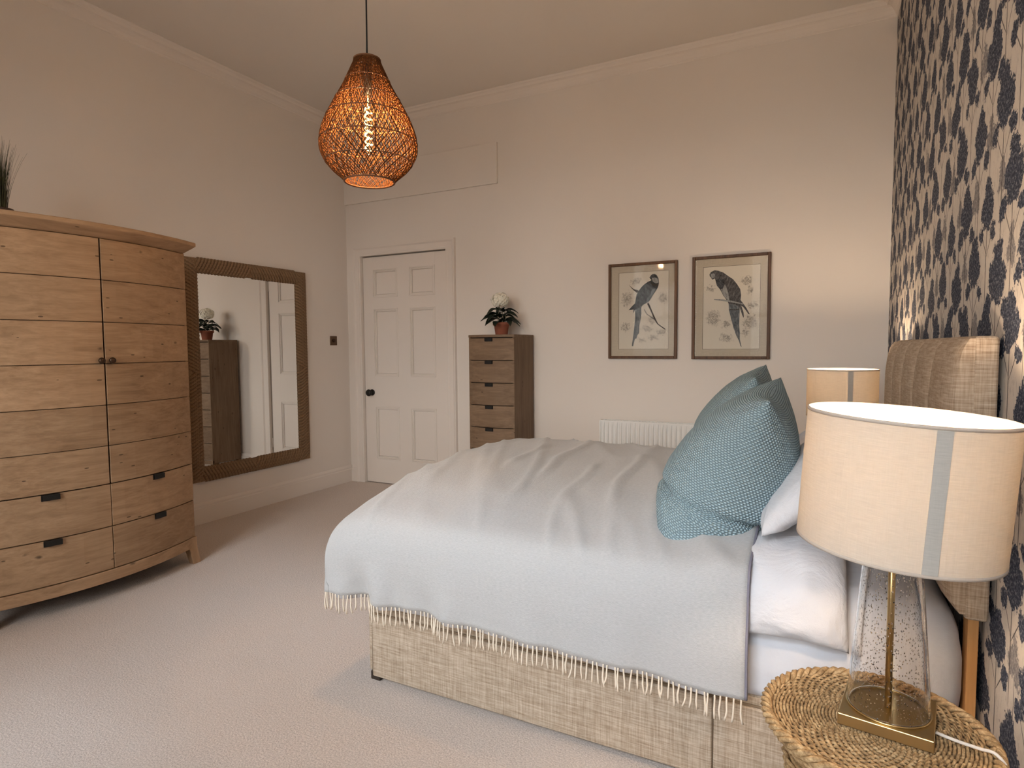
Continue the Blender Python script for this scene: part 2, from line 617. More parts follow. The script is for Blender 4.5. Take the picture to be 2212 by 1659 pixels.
def wallpaper():
    t = NT('tree_print_wallpaper')
    TW, TH = 0.50, 0.70
    p = t.n('SeparateXYZ', {0: t.coord()})
    # distance along the wall (y) and height (z), wrapped into one repeat
    a = t.math('MULTIPLY', t.math('FRACT', t.math('DIVIDE', p.outputs[1], TW)), TW)
    b = t.math('MULTIPLY', t.math('FRACT', t.math('DIVIDE', p.outputs[2], TH)), TH)
    flat = t.n('CombineXYZ', {0: a, 1: b, 2: 0.0}).outputs[0]
    wv = t.n('CombineXYZ', {0: p.outputs[1], 1: p.outputs[2], 2: 0.0}).outputs[0]
    warp = t.vec('SUBTRACT', t.noise(wv, 75, 3, 0.65, out=1), (0.5, 0.5, 0.5))
    warp = t.vec('MULTIPLY', warp, (0.034, 0.036, 0.0))
    warp2 = t.vec('MULTIPLY', t.vec('SUBTRACT', t.noise(wv, 21, 2, 0.5, out=1), (0.5, 0.5, 0.5)), (0.055, 0.05, 0.0))
    warp = t.vec('ADD', warp, warp2)
    leafy = t.vec('ADD', flat, warp)
    rng = random.Random(21)
    # (along, crown centre height, crown half width, half height, trunk length, pale?)
    trees = [(0.090, 0.110, 0.088, 0.078, 0.20, 0), (0.350, 0.060, 0.098, 0.088, 0.22, 0), (0.225, 0.290, 0.100, 0.086, 0.24, 0),
             (0.475, 0.260, 0.078, 0.076, 0.20, 0), (0.065, 0.480, 0.090, 0.082, 0.24, 0), (0.335, 0.500, 0.098, 0.086, 0.24, 0),
             (0.200, 0.690, 0.084, 0.072, 0.22, 0), (0.465, 0.670, 0.092, 0.080, 0.22, 0),
             (0.470, 0.440, 0.058, 0.066, 0.18, 1), (0.095, 0.300, 0.056, 0.062, 0.16, 1), (0.330, 0.300, 0.050, 0.058, 0.16, 1),
             (0.050, 0.680, 0.058, 0.060, 0.16, 1), (0.225, 0.110, 0.046, 0.060, 0.16, 1)]
    dark, pale, wood_ = [], [], []
    for (cy, cz, hw, hh, tl, pl) in trees:
        cy, cz = cy * TW / .53, cz * TH / .76
        B = pale if pl else dark
        B.append((cy + hw * rng.uniform(-.08, .08), cz + hh * 0.55, hw * 0.46, hh * 0.52, 0.0))
        B.append((cy - hw * 0.36, cz + hh * 0.02, hw * 0.50, hh * 0.50, rng.uniform(-.3, .3)))
        B.append((cy + hw * 0.36, cz + hh * 0.10, hw * 0.48, hh * 0.50, rng.uniform(-.3, .3)))
        if not pl:
            B.append((cy, cz - hh * 0.36, hw * 0.52, hh * 0.36, 0.0))
            B.append((cy - hw * 0.80, cz - hh * 0.80, hw * 0.34, hh * 0.28, 0.3))
            B.append((cy + hw * 0.78, cz - hh * 0.68, hw * 0.36, hh * 0.30, -0.3))
        wood_.append((cy, cz - hh * 0.5 - tl / 2, 0.0030 if not pl else 0.0018, tl / 2 + hh * 0.4, rng.uniform(-.03, .03)))
        if not pl:
            wood_.append((cy - hw * 0.36, cz - hh * 1.20, 0.0019, hh * 0.56, 0.75))
            wood_.append((cy + hw * 0.36, cz - hh * 1.10, 0.0019, hh * 0.56, -0.75))
    def wrapped(bl):
        out = []
        for (y, z, ra, rb, an) in bl:
            r = max(ra, rb) * 1.35 + 0.01 if ra > 0.004 else max(ra, rb)
            ry = r if ra > 0.004 else (0.01 + abs(math.sin(an)) * rb)
            for dy in (-TW, 0, TW):
                for dz in (-TH, 0, TH):
                    if -ry < y + dy < TW + ry and -r < z + dz < TH + r:
                        out.append((y + dy, z + dz, ra, rb, an))
        return out
    dd = blob_chain(t, leafy, wrapped(dark))
    dp = blob_chain(t, leafy, wrapped(pale), dd)
    dw = blob_chain(t, flat, wrapped(wood_), dp)
    nz = t.noise(wv, 110, 3, 0.7)
    nz2 = t.noise(wv, 120, 3, 0.75)
    md = t.ramp(t.math('ADD', dd, t.math('MULTIPLY', t.math('SUBTRACT', nz, 0.5), 0.9)), [(0.96, 1.0), (1.04, 0.0)])
    mp = t.ramp(t.math('ADD', dp, t.math('MULTIPLY', t.math('SUBTRACT', nz, 0.5), 1.3)), [(0.80, 1.0), (1.02, 0.0)])
    mw = t.math('LESS_THAN', dw, 1.0)
    # paper and faint distant wood sketched on it
    sk = t.noise(t.map(wv, (22, 9, 1)), 3.0, 5, 0.75, 0.6)
    paper = t.mix(t.math('MULTIPLY', t.ramp(sk, [(0.52, 0.0), (0.60, 1.0)]), 0.30), (0.55, 0.51, 0.465), (0.22, 0.215, 0.225))
    navy = t.ramp(nz2, [(0.38, (0.010, 0.015, 0.032)), (0.52, (0.034, 0.045, 0.078)), (0.62, (0.185, 0.20, 0.23))])
    grey = t.ramp(nz, [(0.36, (0.13, 0.13, 0.145)), (0.62, (0.30, 0.285, 0.28))])
    c = t.mix(mp, paper, grey)
    c = t.mix(t.math('MULTIPLY', mw, 0.88), c, (0.035, 0.032, 0.040))
    c = t.mix(md, c, navy)
    t.set('Base Color', c).set('Roughness', 0.8).set('Specular IOR Level', 0.2)
    t.bump(t.noise(wv, 230, 3, 0.6), 0.25, 0.002)
    return t.m
MAT['wallpaper'] = wallpaper()

def engraving(name, blobs):
    """cream paper with soft sketched foliage; blobs in object x,z"""
    t = NT(name)
    p = t.n('SeparateXYZ', {0: t.coord()})
    flat = t.n('CombineXYZ', {0: p.outputs[0], 1: p.outputs[2], 2: 0.0}).outputs[0]
    warp = t.vec('MULTIPLY', t.vec('SUBTRACT', t.noise(flat, 60, 3, 0.65, out=1), (0.5, 0.5, 0.5)), (0.10, 0.10, 0))
    d = blob_chain(t, t.vec('ADD', flat, warp), blobs)
    nz = t.noise(flat, 85, 4, 0.8, 1.2)
    st = t.ramp(nz, [(0.44, 0.0), (0.54, 1.0)])
    inside = t.ramp(d, [(0.55, 1.0), (1.35, 0.0)])
    c = t.mix(t.math('MULTIPLY', t.math('MULTIPLY', inside, st), 0.78), (0.66, 0.61, 0.52), (0.17, 0.14, 0.12))
    c = t.mix(t.math('MULTIPLY', inside, 0.16), c, (0.35, 0.31, 0.26))
    t.set('Base Color', c).set('Roughness', 0.85)
    return t.m

def plumage(name, c0, c1, c2, ang):
    t = NT(name)
    v = t.map(t.coord(), (1, 1, 1), (0, 0, 0), (0, ang, 0))
    n1 = t.noise(t.map(v, (190, 190, 40)), 1.0, 4, 0.75)
    n2 = t.noise(v, 30, 2)
    c = t.ramp(t.math('ADD', t.math('MULTIPLY', n1, 0.75), t.math('MULTIPLY', n2, 0.25)), [(0.36, c0), (0.5, c1), (0.64, c2)])
    t.set('Base Color', c).set('Roughness', 0.85)
    return t.m
MAT['plume_dark'] = plumage('slate_plumage', (0.012, 0.012, 0.014), (0.05, 0.052, 0.058), (0.15, 0.155, 0.16), 0.5)
MAT['plume_mid'] = plumage('grey_plumage', (0.03, 0.028, 0.028), (0.085, 0.08, 0.08), (0.19, 0.18, 0.175), -0.4)
MAT['plume_tail'] = plumage('blue_grey_tail', (0.04, 0.045, 0.055), (0.13, 0.145, 0.155), (0.27, 0.28, 0.28), 0.1)
MAT['plume_pale'] = plumage('pale_grey_plumage', (0.16, 0.16, 0.16), (0.30, 0.30, 0.29), (0.44, 0.43, 0.40), 0.2)

# ================================================================== THE ROOM
tag(obj('floor', MB().box(XL - .15, XR + .15, YF - .15, YB + .2, -0.10, 0.0), MAT['carpet']), kind='structure')
tag(obj('ceiling', MB().box(XL - .15, XR + .15, YF - .15, YB + .2, ZC, ZC + .12), MAT['ceiling']), kind='structure')
tag(obj('wall_left', MB().box(XL - .15, XL, YF, YB, 0, ZC), MAT['wall']), kind='structure')
tag(obj('wall_right', MB().box(XR, XR + .15, YF, YB, 0, ZC), MAT['wallpaper']), kind='structure')

# back wall with the door opening
DX0, DX1, DZ = -3.945, -2.978, 2.168
wb = MB()
wb.box(XL - .15, DX0, YB, YB + .07, 0, ZC)
wb.box(DX1, XR + .15, YB, YB + .07, 0, ZC)
wb.box(DX0, DX1, YB, YB + .07, DZ, ZC)
wb.box(XL - .15, XR + .15, YB + .07, YB + .2, 0, ZC)
wall_back = tag(obj('wall_back', wb, MAT['wall']), kind='structure')
# flush boarded panel above the door
obj('panel', MB().box(XL, -2.456, YB - .020, YB, 2.665, 3.0), MAT['wall'], wall_back, bevel=.002)

# front wall (behind the camera) with two tall sash windows
wf = MB()
edges = [XL - .15, WINDOWS[0][0], WINDOWS[0][1], WINDOWS[1][0], WINDOWS[1][1], XR + .15]
for i in (0, 2, 4):
    wf.box(edges[i], edges[i + 1], YF - .15, YF, 0, ZC)
for a, b in WINDOWS:
    wf.box(a, b, YF - .15, YF, 0, WZ0)
    wf.box(a, b, YF - .15, YF, WZ1, ZC)
tag(obj('wall_front', wf, MAT['wall']), kind='structure')
for k, (a, b) in enumerate(WINDOWS):
    w = struct_root('window_%d' % (k + 1), ((a + b) / 2, YF, WZ0))
    fr = MB()
    for x0, x1, z0, z1 in ((a, a + .07, WZ0, WZ1), (b - .07, b, WZ0, WZ1), (a + .07, b - .07, WZ0, WZ0 + .09), (a + .07, b - .07, WZ1 - .07, WZ1), (a + .07, b - .07, 1.72, 1.78)):
        fr.box(x0, x1, YF - .11, YF - .05, z0, z1)
    obj('window_frame', fr, MAT['trim'], w, bevel=.004)
    mid = (a + b) / 2
    obj('glazing_bar', MB().box(mid - .012, mid + .012, YF - .10, YF - .06, WZ0 + .09, 1.72), MAT['trim'], w)
    obj('glazing_bar', MB().box(mid - .012, mid + .012, YF - .10, YF - .06, 1.78, WZ1 - .07), MAT['trim'], w)
    for x0, x1 in ((a + .07, mid - .012), (mid + .012, b - .07)):
        for z0, z1 in ((WZ0 + .09, 1.72), (1.78, WZ1 - .07)):
            obj('pane', MB().box(x0, x1, YF - .082, YF - .078, z0, z1), MAT['pane'], w)
    obj('window_sill', MB().box(a - .06, b + .06, YF - .05, YF + .10, WZ0 - .04, WZ0), MAT['trim'], w, bevel=.006)
    ar = MB()
    for x0, x1, z0, z1 in ((a - .11, a, WZ0 - .04, WZ1 + .11), (b, b + .11, WZ0 - .04, WZ1 + .11), (a, b, WZ1, WZ1 + .11)):
        ar.box(x0, x1, YF, YF + .03, z0, z1)
    obj('window_casing', ar, MAT['trim'], w, bevel=.006)

# cornice: profile (distance from wall, height below ceiling)
CORN = [(0.0, 0.088), (0.006, 0.084), (0.008, 0.074), (0.012, 0.070), (0.022, 0.052), (0.036, 0.036), (0.050, 0.028), (0.056, 0.027),
        (0.058, 0.032), (0.062, 0.033), (0.066, 0.026), (0.074, 0.018), (0.086, 0.012), (0.092, 0.006), (0.092, 0.0), (0.0, 0.0)]
def cornice(name, fn):
    n = len(CORN)
    v, f = [], []
    for e in (0, 1):
        for d, z in CORN:
            v.append(fn(e, d, ZC - z * 1.0))
    for i in range(n):
        j = (i + 1) % n
        f.append((i, j, n + j, n + i))
    f += [tuple(range(n)), tuple(range(2 * n - 1, n - 1, -1))]
    tag(obj(name, MB().add(v, f), MAT['trim']), kind='structure')
cornice('trim_1', lambda e, d, z: (XL + d, lerp(YF, YB - d, e), z))
cornice('trim_2', lambda e, d, z: (lerp(XL + d, XR - d, e), YB - d, z))
cornice('trim_3', lambda e, d, z: (XR - d, lerp(YF, YB - d, e), z))

# skirting boards with a moulded top
SK = [(0, 0), (0.022, 0), (0.022, 0.118), (0.017, 0.126), (0.017, 0.138), (0.010, 0.150), (0.004, 0.158), (0, 0.158)]
def skirting(name, runs, fn):
    mb = MB()
    for e0, e1 in runs:
        n = len(SK)
        v = [fn(e, d, z) for e in (e0, e1) for d, z in SK]
        f = [(i, (i + 1) % n, n + (i + 1) % n, n + i) for i in range(n)] + [tuple(range(n)), tuple(range(2 * n - 1, n - 1, -1))]
        mb.add(v, f)
    tag(obj(name, mb, MAT['trim']), kind='structure')
skirting('baseboard_left', [(YF, YB)], lambda e, d, z: (XL + d, e, z))
skirting('baseboard_back', [(XL + .022, -4.03), (-2.873, XR)], lambda e, d, z: (e, YB - d, z))
skirting('baseboard_right', [(YF, YB - .022)], lambda e, d, z: (XR - d, e, z))

# door architrave
ar = MB()
AP = [(0, 0), (0.0, -.014), (.012, -.016), (.022, -.012), (.060, -.014), (.072, -.024), (.085, -.026), (.088, 0)]
A_OUT = 0.088
def arch_run(pts_fn):
    n = len(AP)
    v = [pts_fn(e, o, d) for e in (0, 1) for o, d in AP]
    f = [(i, (i + 1) % n, n + (i + 1) % n, n + i) for i in range(n)] + [tuple(range(n)), tuple(range(2 * n - 1, n - 1, -1))]
    ar.add(v, f)
arch_run(lambda e, o, d: (DX0 - o, YB + d, lerp(0, DZ + o, e)))
arch_run(lambda e, o, d: (DX1 + o * 1.12, YB + d, lerp(0, DZ + o, e)))
arch_run(lambda e, o, d: (lerp(DX0 - o, DX1 + o * 1.12, e), YB + d, DZ + o))
tag(obj('trim_4', ar, MAT['trim']), kind='structure')

# six-panel door
LX0, LX1, LZ0, LZ1 = DX0 + .006, DX1 - .009, 0.008, DZ - .012
door = struct_root('door_1', ((LX0 + LX1) / 2, YB + .03, 0))
YD0, YD1 = YB + .020, YB + .066      # front and back of the leaf
PC = ((-3.822, -3.535), (-3.402, -3.118))
PR = ((0.235, 0.745), (1.03, 1.672), (1.775, 2.042))
obj('leaf', MB().box(LX0, LX1, YD0 + .018, YD1, LZ0, LZ1), MAT['trim'], door)
for x0, x1 in ((LX0, PC[0][0]), (PC[0][1], PC[1][0]), (PC[1][1], LX1)):
    if x0 == PC[0][1]:
        for z0, z1 in PR:
            obj('muntin', MB().box(x0, x1, YD0, YD0 + .019, z0, z1), MAT['trim'], door)
    else:
        obj('stile', MB().box(x0, x1, YD0, YD0 + .019, LZ0, LZ1), MAT['trim'], door, bevel=.0015)
for z0, z1 in ((LZ0, PR[0][0]), (PR[0][1], PR[1][0]), (PR[1][1], PR[2][0]), (PR[2][1], LZ1)):
    obj('rail', MB().box(PC[0][0], PC[1][1], YD0, YD0 + .019, z0, z1), MAT['trim'], door)
for x0, x1 in PC:
    for z0, z1 in PR:
        pn = obj('panel', MB().box(x0 + .03, x1 - .03, YD0 + .011, YD0 + .019, z0 + .03, z1 - .03), MAT['trim'], door, bevel=.006)
        mo = MB()
        for o0, o1, d in ((0, .010, -.005), (.010, .020, .001), (.020, .028, .006)):
            mo.box(x0 + o0, x0 + o1, YD0 + d, YD0 + .019, z0 + o0, z1 - o0)
            mo.box(x1 - o1, x1 - o0, YD0 + d, YD0 + .019, z0 + o0, z1 - o0)
            mo.box(x0 + o1, x1 - o1, YD0 + d, YD0 + .019, z0 + o0, z0 + o1)
            mo.box(x0 + o1, x1 - o1, YD0 + d, YD0 + .019, z1 - o1, z1 - o0)
        obj('moulding', mo, MAT['trim'], pn, bevel=.002)
kb = MB()
KX, KZ = -3.855, 0.875
prof = [(.030, 0), (.030, .006), (.012, .010), (.010, .030), (.022, .036), (.031, .046), (.033, .056), (.028, .066), (.014, .072), (.001, .073)]
kb.lathe(prof, 20, (0, 0, 0))
kb.v = [(KX + x, YD0 - z, KZ + y) for x, y, z in kb.v]
tag(obj('door_knob', kb, MAT['black'], door, smooth=True), 'round black door knob on its rose')
for hz in (0.30, 1.95):
    obj('hinge', MB().tube([(LX1 + .004, YD0 - .003, hz - .05), (LX1 + .004, YD0 - .003, hz + .05)], .005, 8), MAT['trim'], door, smooth=True)

# ================================================================== WARDROBE
WX0, WBOW, WYC, WH = -3.40, 0.12, 1.827, 0.543     # front edge, bow depth, centre, half width
def wfront(y, over=0.0, half=WH):
    s = (y - WYC) / half
    return WX0 + over + WBOW * max(0.0, 1 - s * s)
ward = thing('wardrobe', (-3.72, WYC, 0), 'bow-fronted reclaimed pine wardrobe with two plank doors over four drawers', 'wardrobe')
WXB = -4.09
def slab(y0, y1, z0, z1, d_out, d_in, n=8, back=None):
    """piece following the bowed front, from d_out proud to d_in behind it"""
    mb = MB()
    ys = [lerp(y0, y1, i / n) for i in range(n + 1)]
    v = []
    for y in ys:
        xo, xi = wfront(y) + d_out, (wfront(y) + d_in if back is None else back)
        v += [(xo, y, z0), (xo, y, z1), (xi, y, z1), (xi, y, z0)]
    f = []
    for i in range(n):
        for k in range(4):
            k2 = (k + 1) % 4
            f.append((i * 4 + k, i * 4 + k2, i * 4 + 4 + k2, i * 4 + 4 + k))
    f += [(0, 1, 2, 3), (n * 4 + 3, n * 4 + 2, n * 4 + 1, n * 4)]
    return mb.add(v, f)
body = MB()
body.add(*(lambda m: (m.v, m.f))(slab(WYC - WH + .012, WYC + WH - .012, .150, 1.872, -.024, 0, 10, WXB + .02)))
obj('carcass', body, MAT['gap'], ward)
for sy in (-1, 1):
    ys = sorted((WYC + sy * (WH - .014), WYC + sy * WH))
    obj('side_panel', MB().box(WXB, WX0 - .004, ys[0], ys[1], .12, 1.872), MAT['pine_v'], ward, bevel=.002)
seams = [1.866, 1.656, 1.442, 1.230, 1.017, 0.806, 0.609]
for s in (-1, 1):
    y0, y1 = (WYC - WH, WYC - .004) if s < 0 else (WYC + .004, WYC + WH)
    first = None
    dr = obj('door', slab(y0 + .002, y1 - .002, seams[-1], seams[0], -.010, -.022), MAT['gap'], ward, origin=(WX0, (y0 + y1) / 2, seams[-1]))
    for k in range(6):
        hh = seams[k] - seams[k + 1]
        zc = (seams[k] + seams[k + 1]) / 2
        if first is None:
            first = obj('plank', slab(y0, y1, zc - hh / 2 + .0016, zc + hh / 2 - .0016, 0, -.011), MAT['pine'], dr, origin=(WX0, (y0 + y1) / 2, zc), bevel=.0015, seg=1)
            h0 = hh
        else:
            inst(first, 'plank', dr, (WX0, (y0 + y1) / 2, zc), scale=(1, 1, hh / h0))
    ky = WYC + s * .026
    kn = MB().lathe([(.006, 0), (.006, .010), (.013, .014), (.0165, .021), (.015, .028), (.008, .032), (.001, .033)], 16)
    kn.v = [(wfront(ky) + z, ky + x, 1.246 + y) for x, y, z in kn.v]
    tag(obj('knob', kn, MAT['bronze'], dr, smooth=True), 'small dark bronze knob')
dz = [(0.605, 0.387), (0.382, 0.163)]
for s in (-1, 1):
    y0, y1 = (WYC - WH, WYC - .002) if s < 0 else (WYC + .002, WYC + WH)
    for z1, z0 in dz:
        d = obj('drawer', slab(y0, y1, z0, z1, 0, -.018), MAT['pine'], ward, origin=(WX0, (y0 + y1) / 2, (z0 + z1) / 2), bevel=.0015, seg=1)
        py = 1.563 if s < 0 else 2.102
        pm = MB()
        for (w0, w1, za, zb, o0, o1) in ((-.034, .034, z1 - .002, z1 + .0015, -.004, .012), (-.034, .034, z1 - .026, z1 - .002, .010, .0125), (-.036, .036, z1 - .028, z1 - .001, -.002, .0015)):
            sl = slab(py + w0, py + w1, za, zb, o1, o0, 3)
            pm.add(sl.v, sl.f)
        tag(obj('pull', pm, MAT['black'], d), 'black iron tab pull')
obj('base_rail', slab(WYC - WH, WYC + WH, .098, .158, .004, -.020, 12), MAT['pine'], ward, bevel=.002)
for sy in (-1, 1):
    ye = WYC + sy * (WH + .004)
    lg = MB()
    out = []
    for z, w in ((.16, .062), (.10, .062), (.085, .052), (0.0, .040)):
        out.append((z, w))
    v = []
    for z, w in out:
        fl = .014 * (1 - z / .16) ** 2
        ya, yb2 = ye + sy * fl, ye - sy * w
        xo = WX0 + .010 + fl
        v += [(xo, ya, z), (xo + .006, yb2, z), (xo - w + .006, yb2, z), (xo - w, ya, z)]
    f = [(0, 1, 2, 3), (15, 14, 13, 12)]
    for i in range(3):
        for k in range(4):
            k2 = (k + 1) % 4
            f.append((i * 4 + k, i * 4 + k2, i * 4 + 4 + k2, i * 4 + 4 + k))
    obj('leg', MB().add(v, f), MAT['pine_v'], ward, bevel=.003)
    ys = sorted((ye, ye - sy * .05))
    obj('leg', MB().box(WXB, WXB + .05, ys[0], ys[1], 0, .14), MAT['pine_v'], ward, bevel=.003)
# cornice of the wardrobe: chamfered, overhanging
cp = [(-.006, 1.868), (.004, 1.874), (.040, 1.906), (.046, 1.912), (.046, 1.930), (.040, 1.934)]
n = 16
v, f = [], []
hw = WH + .0
for i in range(n + 1):
    s = i / n * 2 - 1
    for d, z in cp:
        y = WYC + s * (hw + d)
        v.append((WX0 + WBOW * (1 - s * s) + d, y, z))
    v += [(WXB, WYC + s * (hw + cp[-1][0]), cp[-1][1]), (WXB, WYC + s * (hw + cp[0][0]), cp[0][1])]
m = len(cp) + 2
for i in range(n):
    for k in range(m):
        k2 = (k + 1) % m
        f.append((i * m + k, i * m + k2, i * m + m + k2, i * m + m + k))
f += [tuple(range(m)), tuple(range((n + 1) * m - 1, n * m - 1, -1))]
obj('cornice', MB().add(v, f), MAT['pine'], ward, bevel=.002)

# potted grass on the wardrobe
gp = thing('potted_grass', (-3.72, 1.600, 1.934), 'tall dark grass in a small pot on the wardrobe', 'plant')
c = (-3.72, 1.600, 1.934)
obj('pot', MB().lathe([(.048, 0), (.050, .004), (.046, .012), (.052, .060), (.058, .066), (.058, .082), (.050, .082), (.046, .070), (.001, .068)], 24, c), MAT['pot_dark'], gp, smooth=True)
bl = MB()
rg = random.Random(3)
for k in range(190):
    a, r0 = rg.uniform(0, 2 * PI), rg.uniform(0, .036)
    L = rg.uniform(.22, .42) * (1 - .25 * r0 / .036)
    tilt = rg.uniform(0.0, .22) + r0 * 3.0
    ca, sa = math.cos(a), math.sin(a)
    w = rg.uniform(.0014, .0028)
    pv = []
    for i in range(6):
        s = i / 5
        rr = r0 + math.sin(tilt) * L * s * (0.35 + .65 * s)
        z = .066 + L * s * math.cos(tilt * s)
        ww = w * (1 - s) + .0003
        px, py = c[0] + ca * rr, c[1] + sa * rr
        pv += [(px - sa * ww, py + ca * ww, c[2] + z), (px + sa * ww, py - ca * ww, c[2] + z + .001)]
    bl.add(pv, [(2 * i, 2 * i + 1, 2 * i + 3, 2 * i + 2) for i in range(5)])
tag(obj('blades', bl, MAT['blade'], gp), kind='stuff')

# ================================================================== ROPE MIRROR
MY0, MY1, MZ0, MZ1, MBW = 2.845, 3.992, 0.318, 1.966, 0.100
mx0 = XL + .004
mir = thing('wall_mirror', (XL + .02, (MY0 + MY1) / 2, MZ0), 'tall rectangular wall mirror in a wide jute rope frame', 'mirror')
obj('mirror_glass', MB().box(mx0 + .006, mx0 + .014, MY0 + .07, MY1 - .07, MZ0 + .07, MZ1 - .07), MAT['mirror'], mir)
obj('backing_board', MB().box(mx0, mx0 + .006, MY0 + .02, MY1 - .02, MZ0 + .02, MZ1 - .02), MAT['gap'], mir)
def rope_turn(sl):
    """one rope turn laid across a bar of width MBW lying along local z, front towards +x"""
    h = MBW / 2
    path = [(0.000, -h), (.016, -h + .002), (.029, -h * .70), (.031, 0), (.029, h * .70), (.016, h - .002), (0.000, h)]
    return MB().tube([(x, y, y * sl) for x, y in path], .0122, 7)
protos = {}
def rope_bar(name, y0, y1, z0, z1, vertical, flip):
    bar = obj('frame_bar', MB().box(mx0 + .002, mx0 + .030, y0, y1, z0, z1), MAT['rope'], mir, origin=(mx0, (y0 + y1) / 2, (z0 + z1) / 2))
    L = (z1 - z0) if vertical else (y1 - y0)
    cnt = round(L / .027)
    for k in range(cnt):
        s = (k + .5) / cnt
        sl = flip if s < .5 else -flip
        pos = lerp(.028 if vertical else -.018, L - (.028 if vertical else -.018), s)
        wl = (mx0 + .002, (y0 + y1) / 2, z0 + pos) if vertical else (mx0 + .002, y0 + pos, (z0 + z1) / 2)
        rot = (0, 0, 0) if vertical else (-PI / 2, 0, 0)
        if sl not in protos:
            mb = rope_turn(sl)
            o = obj('rope_turn', mb, MAT['rope'], bar, origin=(0, 0, 0), smooth=True)
            protos[sl] = o
            o.location = Vector(wl) - WORLD[bar.name]
            o.rotation_euler = rot
        else:
            inst(protos[sl], 'rope_turn', bar, wl, rot)
rope_bar('l', MY0, MY0 + MBW, MZ0, MZ1, True, .62)
rope_bar('r', MY1 - MBW, MY1, MZ0, MZ1, True, .62)
rope_bar('t', MY0 + MBW, MY1 - MBW, MZ1 - MBW, MZ1, False, -.62)
rope_bar('b', MY0 + MBW, MY1 - MBW, MZ0, MZ0 + MBW, False, .62)

# light switch
sw = thing('light_switch', (XL, 4.352, 1.372), 'small square bronze dimmer switch on the wall beside the door', 'switch')
obj('plate', MB().box(XL, XL + .007, 4.352 - .043, 4.352 + .043, 1.372 - .043, 1.372 + .043), MAT['switch'], sw, bevel=.002)
dk = MB().lathe([(.017, 0), (.017, .010), (.014, .014), (.001, .0145)], 20)
dk.v = [(XL + .007 + z, 4.352 + x, 1.372 + y) for x, y, z in dk.v]
obj('dimmer_knob', dk, MAT['bronze'], sw, smooth=True)

# ================================================================== TALLBOY
TX0, TX1, TY0, TYB, TZ = -2.533, -2.125, 4.19, 4.535, 1.398
tall = thing('tallboy_chest', ((TX0 + TX1) / 2, (TY0 + TYB) / 2, 0), 'tall narrow dark oak chest of seven bow-fronted drawers against the back wall', 'chest of drawers')
TC, THW, TB = (TX0 + TX1) / 2, (TX1 - TX0) / 2, .030
def tfront(x):
    s = (x - TC) / THW
    return TY0 - TB * (1 - s * s)
def tslab(x0, x1, z0, z1, d_out, d_in, n=8, back=None):
    v, f = [], []
    for i in range(n + 1):
        x = lerp(x0, x1, i / n)
        yo, yi = tfront(x) - d_out, (tfront(x) - d_in if back is None else back)
        v += [(x, yo, z0), (x, yo, z1), (x, yi, z1), (x, yi, z0)]
    for i in range(n):
        for k in range(4):
            k2 = (k + 1) % 4
            f.append((i * 4 + k, i * 4 + k2, i * 4 + 4 + k2, i * 4 + 4 + k))
    f += [(0, 1, 2, 3), (n * 4 + 3, n * 4 + 2, n * 4 + 1, n * 4)]
    return MB().add(v, f)
obj('carcass', tslab(TX0 + .006, TX1 - .006, .14, 1.380, -.022, 0, 8, TYB - .01), MAT['gap'], tall)
for x0, x1 in ((TX0, TX0 + .016), (TX1 - .016, TX1)):
    obj('side_panel', MB().box(x0, x1, TY0 - .001, TYB, .10, 1.380), MAT['oak_v'], tall, bevel=.002)
obj('top', tslab(TX0 - .002, TX1 + .002, 1.378, TZ, .004, 0, 10, TYB), MAT['oak'], tall, bevel=.002)
hgt = .1768
z = 1.3735
first = None
for k in range(7):
    zc = z - hgt / 2
    if first is None:
        first = obj('drawer', tslab(TX0 + .001, TX1 - .001, zc - hgt / 2 + .003, zc + hgt / 2 - .003, .002, -.018), MAT['oak'], tall, origin=(TC, TY0, zc), bevel=.0015, seg=1)
        dr = first
        pm = MB()
        px = TC - .005
        for (w0, w1, za, zb, o0, o1) in ((-.032, .032, hgt / 2 - .005, hgt / 2 - .002, -.002, .014), (-.032, .032, hgt / 2 - .026, hgt / 2 - .004, .011, .014), (-.034, .034, hgt / 2 - .028, hgt / 2 - .003, 0, .0035)):
            sl = tslab(px + w0, px + w1, zc + za, zc + zb, o1, o0, 2)
            pm.add(sl.v, sl.f)
        pull = tag(obj('pull', pm, MAT['black'], dr, origin=(TC, TY0, zc)), 'black iron tab pull')
    else:
        dr = inst(first, 'drawer', tall, (TC, TY0, zc))
        inst(pull, 'pull', dr, (TC, TY0, zc))
    z -= hgt
obj('base_rail', tslab(TX0, TX1, .095, .133, .003, -.018), MAT['oak'], tall, bevel=.002)
for x0, x1 in ((TX0, TX0 + .04), (TX1 - .04, TX1)):
    for y0, y1 in ((TY0 - .004, TY0 + .036), (TYB - .04, TYB)):
        obj('leg', MB().box(x0, x1, y0, y1, 0, .10), MAT['oak_v'], tall, bevel=.003)

